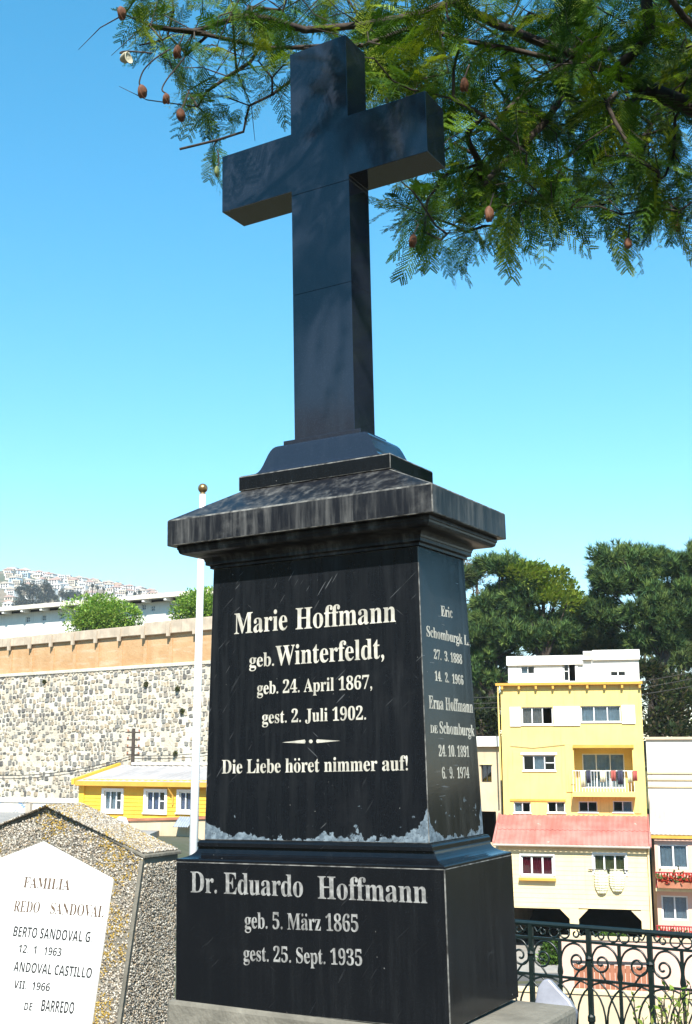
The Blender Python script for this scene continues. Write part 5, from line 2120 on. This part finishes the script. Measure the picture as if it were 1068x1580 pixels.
rgj = np.random.default_rng(8)
FRD = [frond_template(rgj, c, 9, 7, 1.5) for c in (.2, .45, .7, 1.0, 1.3)]
FRL = [frond_template(rgj, c, 6, 3, 4.2) for c in (.2, .6, 1.0)]


def poly_px(poly, n, d0, d1):
    poly = np.array(poly, float)
    out = []
    lo, hi = poly.min(0), poly.max(0)
    while len(out) < n:
        p = rgj.uniform(lo, hi)
        if in_poly(np.array([p[0]]), np.array([p[1]]), [tuple(q) for q in poly])[0]:
            out.append(at(p[0], p[1], rgj.uniform(d0, d1)))
    return out


tips = []
# hanging mass to the right of the cross
tips += poly_px([(690, -30), (1100, -30), (1100, 325), (1040, 318), (960, 312), (880, 318), (800, 338), (740, 352), (690, 360), (650, 345), (612, 322), (596, 300), (640, 262), (700, 262), (705, 130)], 172, 5.0, 7.6)
# fringe along its lower edge
for px, py in ((655, 372), (690, 375), (720, 372), (610, 325), (770, 362), (830, 345), (880, 335), (960, 345), (1010, 335), (1048, 340), (930, 330), (668, 350), (740, 358)):
    tips.append(at(px, py - 14, rgj.uniform(5.2, 6.2)))
# behind the head of the cross
tips += poly_px([(430, -30), (720, -30), (700, 240), (600, 190), (560, 120), (540, 30), (450, 50), (440, 90)], 46, 4.9, 6.2)
# open spray to the left
tips += poly_px([(215, -30), (450, -30), (450, 105), (385, 100), (330, 110), (285, 90), (240, 70), (205, 55)], 22, 4.7, 5.4)
for px, py in ((290, 140), (305, 165), (325, 120), (350, 150), (335, 190), (300, 60), (250, 62), (215, 70), (330, 225), (265, 105), (420, 120), (438, 100), (365, 110)):
    tips.append(at(px, py, rgj.uniform(4.8, 5.2)))
n_view = len(tips)
# the part of the crown above the frame, open over the monument so that the sun reaches it
over = []
s_ = np.array(SUN_DIR[:])
while len(over) < 115:
    p = np.array([rgj.uniform(-.6, 4.6), rgj.uniform(1.6, 7.0), rgj.uniform(4.75, 7.0)])
    v_ = p - np.array([0, 0, EYE])
    fw = v_[1] * CP + v_[2] * SP
    if 790 - FPX * (-v_[1] * SP + v_[2] * CP) / fw > -60:
        continue
    # where its shadow crosses the plane of the monument
    t_ = (3.7 - p[1]) / -s_[1]
    sh_ = p - s_ * t_
    if t_ > 0 and -.95 < sh_[0] < .75 and sh_[2] < 3.95:
        continue
    if t_ > 0 and sh_[0] < -.3:
        continue
    if p[0] < .5 and p[1] > 3.6:
        continue
    over.append(Vector(p))
tips += over
# foliage between the sun and the hanging mass
for k in range(95):
    a_ = tips[int(rgj.integers(0, 172))]
    p = a_ + SUN_DIR * rgj.uniform(.7, 2.6) + Vector(rgj.normal(0, .12, 3))
    v_ = p - Vector((0, 0, EYE))
    if 790 - FPX * (-v_.y * SP + v_.z * CP) / (v_.y * CP + v_.z * SP) < -70 and p.x > .55:
        tips.append(p)
for k in range(110):
    p = Vector((rgj.uniform(1.9, 4.4), rgj.uniform(4.6, 7.0), rgj.uniform(3.5, 5.9)))
    v_ = p - Vector((0, 0, EYE))
    if 534 + FPX * v_.x / (v_.y * CP + v_.z * SP) > 1110:
        tips.append(p)
# dense boughs right of the cross, mirrored in its polished side
for k in range(270):
    z_ = rgj.uniform(2.6, 4.1)
    t_ = rgj.uniform(2.2, 4.6)
    p = Vector((.05 + .78 * t_, 3.7 + .5 * t_, z_ + (.12 + rgj.uniform(.2, .5) * (z_ - 2.6) / 1.5) * t_)) + Vector(rgj.normal(0, .16, 3))
    v_ = p - Vector((0, 0, EYE))
    if 534 + FPX * v_.x / (v_.y * CP + v_.z * SP) > 1165:
        tips.append(p)
for k in range(120):
    t_ = rgj.uniform(2.3, 4.4)
    z_ = rgj.uniform(3.45, 4.1)
    p = Vector((.22 + .66 * t_, 3.55 + .54 * t_, z_ + .5 * t_)) + Vector(rgj.normal(0, .15, 3))
    v_ = p - Vector((0, 0, EYE))
    if 534 + FPX * v_.x / (v_.y * CP + v_.z * SP) > 1110:
        tips.append(p)
# crown to the right of the frame
for k in range(60):
    while True:
        p = Vector((rgj.uniform(1.9, 7.2), rgj.uniform(3.6, 10.0), rgj.uniform(3.3, 7.2)))
        v_ = p - Vector((0, 0, EYE))
        if 534 + FPX * v_.x / (v_.y * CP + v_.z * SP) > 1120:
            break
    tips.append(p)
# boughs higher up towards the sun that leave the cross in dappled shade
for k in range(32):
    p = Vector((rgj.uniform(-.52, .45), 3.62, rgj.uniform(2.82, 4.12)))
    if p.z > 3.85 and p.x < -.15:
        continue
    tips.append(p + SUN_DIR * rgj.uniform(2.3, 4.6))
# a few sprays that throw leaf shade on the head of the cross
NEAR = ((.0, 3.95, 1.0), (.06, 3.86, 1.15), (.10, 3.76, .95), (.22, 3.66, 1.1), (-.02, 4.02, 1.2), (.14, 3.72, 1.3), (.28, 3.7, 1.2), (.04, 3.80, .9), (.16, 3.64, 1.0))
for x_, z_, d_ in NEAR:
    p = Vector((x_ - .05, 3.62, z_)) + SUN_DIR * d_
    tips.append(p)
for x_, z_, d_ in ((.0, 3.98, .8), (.05, 3.86, 1.0), (.02, 3.75, .9), (.12, 3.70, 1.1), (.22, 3.78, 1.0), (.27, 3.70, .9), (-.02, 3.92, 1.2), (.06, 3.66, 1.0)):
    tips.append(Vector((x_, 3.66 - x_ * .4, z_)) + Vector((-.738, -.438, .51)) * d_)
NEAR = NEAR + (0,) * 8
# skeleton: limbs laid by hand, then every tip joins the nearest wood
nodes, par = [], []


def limb(pts, start=None):
    last = start
    for p in pts:
        p = Vector(p)
        if last is not None:
            a = nodes[last]
            m = max(1, int((p - a).length / .22))
            for i in range(1, m + 1):
                q = a.lerp(p, i / m)
                if i < m:
                    q = q + Vector(rgj.normal(0, .014, 3))
                nodes.append(q)
                par.append(last)
                last = len(nodes) - 1
        else:
            nodes.append(p)
            par.append(-1)
            last = len(nodes) - 1
    return last


fork = limb([(TX, TYY, -.1), (TX - .1, TYY, 1.2), (TX - .3, TYY - .1, 2.6)])
l1 = limb([(4.4, 7.0, 3.7), at(1060, 30, 6.5), at(925, 84, 6.4), at(862, 108, 6.3)], fork)
limb([at(800, 152, 6.2), at(760, 190, 6.1), at(700, 222, 5.9), at(650, 262, 5.7)], l1)
limb([at(880, 130, 6.0), at(840, 190, 5.8), at(790, 240, 5.6), at(740, 290, 5.5)], l1)
l2 = limb([(4.2, 6.6, 4.0), at(1080, 120, 6.8), at(1010, 180, 6.6), at(985, 250, 6.4)], fork)
limb([at(930, 200, 6.9), at(860, 250, 6.8), at(820, 300, 6.5)], l2)
l3 = limb([(3.7, 6.3, 4.3), (2.0, 5.7, 4.85), at(700, 2, 5.5), at(560, 38, 5.35), at(470, 46, 5.25), at(412, 28, 5.15)], fork)
limb([at(370, 26, 5.1), at(330, 38, 5.05), at(300, 48, 5.0), at(232, 40, 4.95), at(192, 22, 4.9)], l3)
l4 = limb([at(640, 40, 5.4), at(560, 70, 5.3), at(500, 70, 5.2), at(450, 73, 5.1), at(400, 74, 5.1), at(386, 96, 5.05), at(352, 118, 5.0), at(318, 142, 5.0)], l3 - 8)
l5 = limb([at(560, 85, 5.2), at(500, 108, 5.1), at(452, 122, 5.0), at(420, 146, 5.0), at(385, 163, 4.95), at(380, 182, 4.95), at(376, 203, 4.95), at(335, 216, 4.9), at(277, 230, 4.9)], l4 - 12)
limb([(-.1, 3.2, 5.25), (-.6, 3.1, 5.0)], l3 - 14)
l6 = limb([(3.4, 5.6, 4.6), (2.2, 4.4, 5.1), (1.2, 3.4, 5.25), (.5, 2.9, 4.9)], fork)
l7 = limb([(2.6, 5.0, 5.2), (1.6, 3.6, 5.9), (.6, 2.4, 6.2)], fork)
limb([(.25, 1.6, 6.4), (.0, .9, 6.8), (-.25, .1, 7.3)], l7)
hand = len(nodes)
NPOS = [np.array(n_[:]) for n_ in nodes]
arr = np.zeros((20000, 3))
arr[:len(NPOS)] = NPOS
cnt_ = len(NPOS)
left = list(tips)
T_arr = np.array([t_[:] for t_ in left])
best = np.array([np.min(np.linalg.norm(arr[3:cnt_] - t_, axis=1)) for t_ in T_arr])
tipnode = {}
alive = np.ones(len(left), bool)
while alive.any():
    i = int(np.argmin(np.where(alive, best, 1e9)))
    t_ = T_arr[i]
    dist = np.linalg.norm(arr[3:cnt_] - t_, axis=1)
    j = int(np.argmin(dist)) + 3
    d0 = dist.min()
    a, b = Vector(arr[j]), Vector(t_)
    m = max(1, int(d0 / .10))
    last = j
    bend = Vector(rgj.normal(0, .09 * min(1, d0), 3))
    c0 = cnt_
    for k in range(1, m + 1):
        f = k / m
        q = a.lerp(b, f) + bend * math.sin(f * math.pi) + (Vector(rgj.normal(0, .008, 3)) if k < m else Vector((0, 0, 0)))
        nodes.append(q)
        par.append(last)
        arr[cnt_] = q[:]
        last = cnt_
        cnt_ += 1
    tipnode[i] = last
    alive[i] = False
    for q in arr[c0:cnt_]:
        best = np.minimum(best, np.linalg.norm(T_arr - q, axis=1))
wgt = np.zeros(len(nodes))
for i, nd in tipnode.items():
    wgt[nd] += 1
for i in range(len(nodes) - 1, 0, -1):
    if par[i] >= 0:
        wgt[par[i]] += wgt[i]
rad = .0034 * np.maximum(wgt, .8) ** .5
rad[:hand] = np.maximum(rad[:hand], .006)
kids = {}
for i, p_ in enumerate(par):
    kids.setdefault(p_, []).append(i)
trunk_mb, br_mb = MB(), MB()
stack = [(kids[-1][0], None)]
while stack:
    i, frm = stack.pop()
    path = [] if frm is None else [frm]
    cur = i
    while True:
        path.append(cur)
        ks = kids.get(cur, [])
        if not ks:
            break
        ks = sorted(ks, key=lambda q: -wgt[q])
        for k in ks[1:]:
            stack.append((k, cur))
        cur = ks[0]
    pts = [nodes[q] - J0 for q in path]
    rr2 = [min(rad[q], rad[path[min(1, len(path) - 1)]] * 1.05) for q in path]
    thick = max(rr2) > .03
    if frm is None:
        trunk_mb.tube(pts[:14], [max(.16 - .006 * q, rr2[q]) for q in range(len(pts[:14]))], 14)
        br_mb.tube(pts[13:], [max(r_, .05) if q < 6 else r_ for q, r_ in enumerate(rr2[13:])], 8)
    else:
        br_mb.tube(pts, rr2, 8 if thick else 5, False)
# bare twigs
tk_ = [nd for i, nd in tipnode.items() if i < n_view]
for k in range(330):
    nd = tk_[int(rgj.integers(0, len(tk_)))]
    up_ = int(rgj.integers(0, 4))
    for _ in range(up_):
        nd = par[nd] if par[nd] > 0 else nd
    a = nodes[nd] - J0
    d_ = Vector(rgj.normal(0, 1, 3)).normalized() + Vector((-.2, 0, -.1))
    ln_ = rgj.uniform(.12, .36)
    c_ = a + d_ * ln_ * .5 + Vector(rgj.normal(0, .03, 3))
    br_mb.tube([a, c_, a + d_ * ln_ + Vector((0, 0, -.04))], [.0034, .0026, .0012], 4, False)
trunk_mb.build('trunk', M['bark'], jac, smooth=True)
br_mb.build('branches', M['bark'], jac, smooth=True)
# leaves
LC = np.array([(.042, .10, .007), (.062, .135, .009), (.030, .078, .008), (.125, .215, .013), (.20, .265, .018), (.05, .115, .008)])
FP = [[] for _ in FRD + FRL]
for i, nd in tipnode.items():
    p = np.array(nodes[nd][:]) - np.array(J0[:])
    pr = np.array(nodes[par[nd]][:]) - np.array(J0[:])
    ax = p - pr
    ax /= np.linalg.norm(ax) + 1e-6
    view = i < n_view
    spray = 0 <= n_view - i <= 35
    nf = int(rgj.integers(4, 7)) if spray else int(rgj.integers(5, 10)) if view else int(rgj.integers(5, 8))
    if i >= len(tips) - len(NEAR):
        nf = 6
    for k in range(nf):
        d = ax * .5 + rgj.normal(0, .75, 3) + np.array([0, 0, -.15])
        d /= np.linalg.norm(d)
        ln = rgj.uniform(.17, .30) * (.8 if spray else 1.0)
        if i >= len(tips) - len(NEAR):
            ln *= .9
        v_ = int(rgj.integers(0, len(FRD))) if view or i >= len(tips) - len(NEAR) else len(FRD) + int(rgj.integers(0, len(FRL)))
        back = pr + (p - pr) * rgj.uniform(0, 1)
        tone = LC[rgj.integers(0, len(LC))] * rgj.uniform(.75, 1.2)
        FP[v_].append((back, d, ln, tone))
Vs, Ts = [], []
for tpl, L_ in zip(FRD + FRL, FP):
    if not L_:
        continue
    P = np.array([q[0] for q in L_])
    Dv = np.array([q[1] for q in L_])
    S = np.array([q[2] for q in L_])
    T = np.array([q[3] for q in L_])
    Vs.append(scatter(tpl, P, frames(Dv, rng=rgj), S))
    Ts.append(np.repeat(T, len(tpl), 0))
V = np.concatenate(Vs)
print('frond quads', len(V) // 4)
TOTAL_TRIS = sum(len(p.vertices) - 2 for me in bpy.data.meshes for p in me.polygons) if False else 0
np_mesh('crown', V, np.arange(len(V)).reshape(-1, 4), M['leaf'], jac, np.concatenate(Ts))

# seed pods on stalks
t = NT('woody seed pod')
pc_ = t.mix(t.ramp(t.noise(30, 4), .3, .7), (.10, .035, .018), (.22, .09, .04))
t.bump(t.noise(40, 4), .5, .004)
M['pod_dark'] = t.fin(pc_, .7)
M['pod_tan'] = plain('tan seed pod', (.13, .05, .022), .7, .5, 30, bump=.4, fine=60)
M['pod_green'] = plain('green seed pod', (.20, .24, .10), .6, .3, 20)
M['pod_inside'] = plain('pale pod lining', (.55, .50, .36), .7, .2, 20)


def pod(px, py, D_, r, mat, gape=0.0, rz=0.0, tilt=0.0, stalk=None, flat=.72, top=None):
    c = at(px, py, D_) - J0
    R_ = r * D_ / FPX
    halves = []
    po = None
    for s in (-1, 1):
        mb = MB()
        NU, NV = 14, 6
        vs, fs = [], []
        for i in range(NV + 1):
            ph = i / NV * math.pi / 2
            for j in range(NU):
                a = 2 * math.pi * j / NU
                rr_ = R_ * math.cos(ph) * (1 + .06 * math.sin(3 * a + px))
                vs.append((rr_ * math.cos(a), s * (flat * R_ * math.sin(ph) + .0008), rr_ * math.sin(a) * 1.05))
        for i in range(NV):
            for j in range(NU):
                k = (j + 1) % NU
                fs.append((i * NU + j, i * NU + k, i * NU + NU + k, i * NU + NU + j) if s < 0 else (i * NU + k, i * NU + j, i * NU + NU + j, i * NU + NU + k))
        # hinge each valve at the top and let it gape below
        rot = Matrix.Rotation(-s * gape * .55, 3, 'X')
        vs = [rot @ (Vector(v) - Vector((0, 0, R_))) + Vector((0, 0, R_)) for v in vs]
        mb.add(vs, fs)
        if s < 0:
            po = mb.build('seed_pod', M[mat], jac, smooth=True)
            po.location = c
            po.rotation_euler = (tilt * .4, .25 * math.sin(px), .95 + .35 * rz)
            po.modifiers.new('thick', 'SOLIDIFY').thickness = .003
        else:
            v2 = mb.build('valve', M[mat], po, smooth=True)
            v2.modifiers.new('thick', 'SOLIDIFY').thickness = .003
    if stalk:
        pts = [Vector((0, 0, R_))] + [at(x, y, D_) - J0 - c for x, y in stalk]
        sm = MB().tube(smooth_path3([c + p_ for p_ in pts]), .0035, 6).build('pod_stalk', M['bark'], jac, smooth=True)
    return po


def smooth_path3(P, sub=4):
    out = []
    for i in range(len(P) - 1):
        p0, p1, p2, p3 = P[max(i - 1, 0)], P[i], P[i + 1], P[min(i + 2, len(P) - 1)]
        for k in range(sub):
            t = k / sub
            out.append(.5 * ((2 * p1) + (p2 - p0) * t + (2 * p0 - 5 * p1 + 4 * p2 - p3) * t * t + (3 * p1 - p0 - 3 * p2 + p3) * t ** 3))
    out.append(P[-1])
    return out


pod(220, 141, 4.72, 11, 'pod_dark', .35, .5, .3, [(215, 128), (222, 108), (240, 90), (262, 76)])
pod(257, 152, 4.72, 9, 'pod_dark', .5, .9, .4, [(250, 138), (258, 122), (272, 105), (285, 88)])
pod(279, 178, 4.72, 11, 'pod_tan', .12, 1.3, -.2, [(284, 160), (292, 140)])
pod(274, 80, 4.65, 11, 'pod_tan', .5, 1.2, .2, [(278, 66), (284, 52)])
pod(196, 90, 4.72, 10, 'pod_inside', .9, .2, 1.1, [(185, 82), (196, 79), (235, 82)], flat=.3)
pod(188, 20, 4.72, 11, 'pod_dark', .3, .7, .2)
pod(335, 265, 4.72, 9, 'pod_green', .0, 1.2, .1, [(338, 250), (336, 232)], flat=.35)
pod(755, 331, 4.95, 13, 'pod_dark', .3, .8, .1, [(757, 315), (762, 298)])
pod(637, 372, 5.0, 11, 'pod_tan', .35, 1.0, .4, [(640, 358), (646, 345)])
pod(969, 376, 5.2, 9, 'pod_dark', .05, .4, 0, [(970, 362), (972, 345)])
pod(1046, 352, 5.4, 8, 'pod_tan', .2, .4, 0, [(1046, 340), (1048, 325)])
pod(717, 131, 4.8, 12, 'pod_tan', .4, .6, .3, [(718, 117), (724, 100)])
COL.objects.unlink(_txo)
bpy.data.objects.remove(_txo)

# ------------------------------------------------------------------ air
hm = bpy.data.materials.new('thin sea haze')
hm.use_nodes = True
ht = hm.node_tree
for nd in list(ht.nodes):
    if nd.type == 'BSDF_PRINCIPLED':
        ht.nodes.remove(nd)
pv = ht.nodes.new('ShaderNodeVolumePrincipled')
pv.inputs['Color'].default_value = (.86, .93, 1, 1)
pv.inputs['Density'].default_value = .0002
ht.links.new(pv.outputs[0], ht.nodes['Material Output'].inputs['Volume'])
hz_ = MB().box(-1760, 1760, -1760, 1760, -14, 190).build('haze', hm)
tag(hz_, 'thin bluish haze in the air before the far hill', None, kind='stuff')
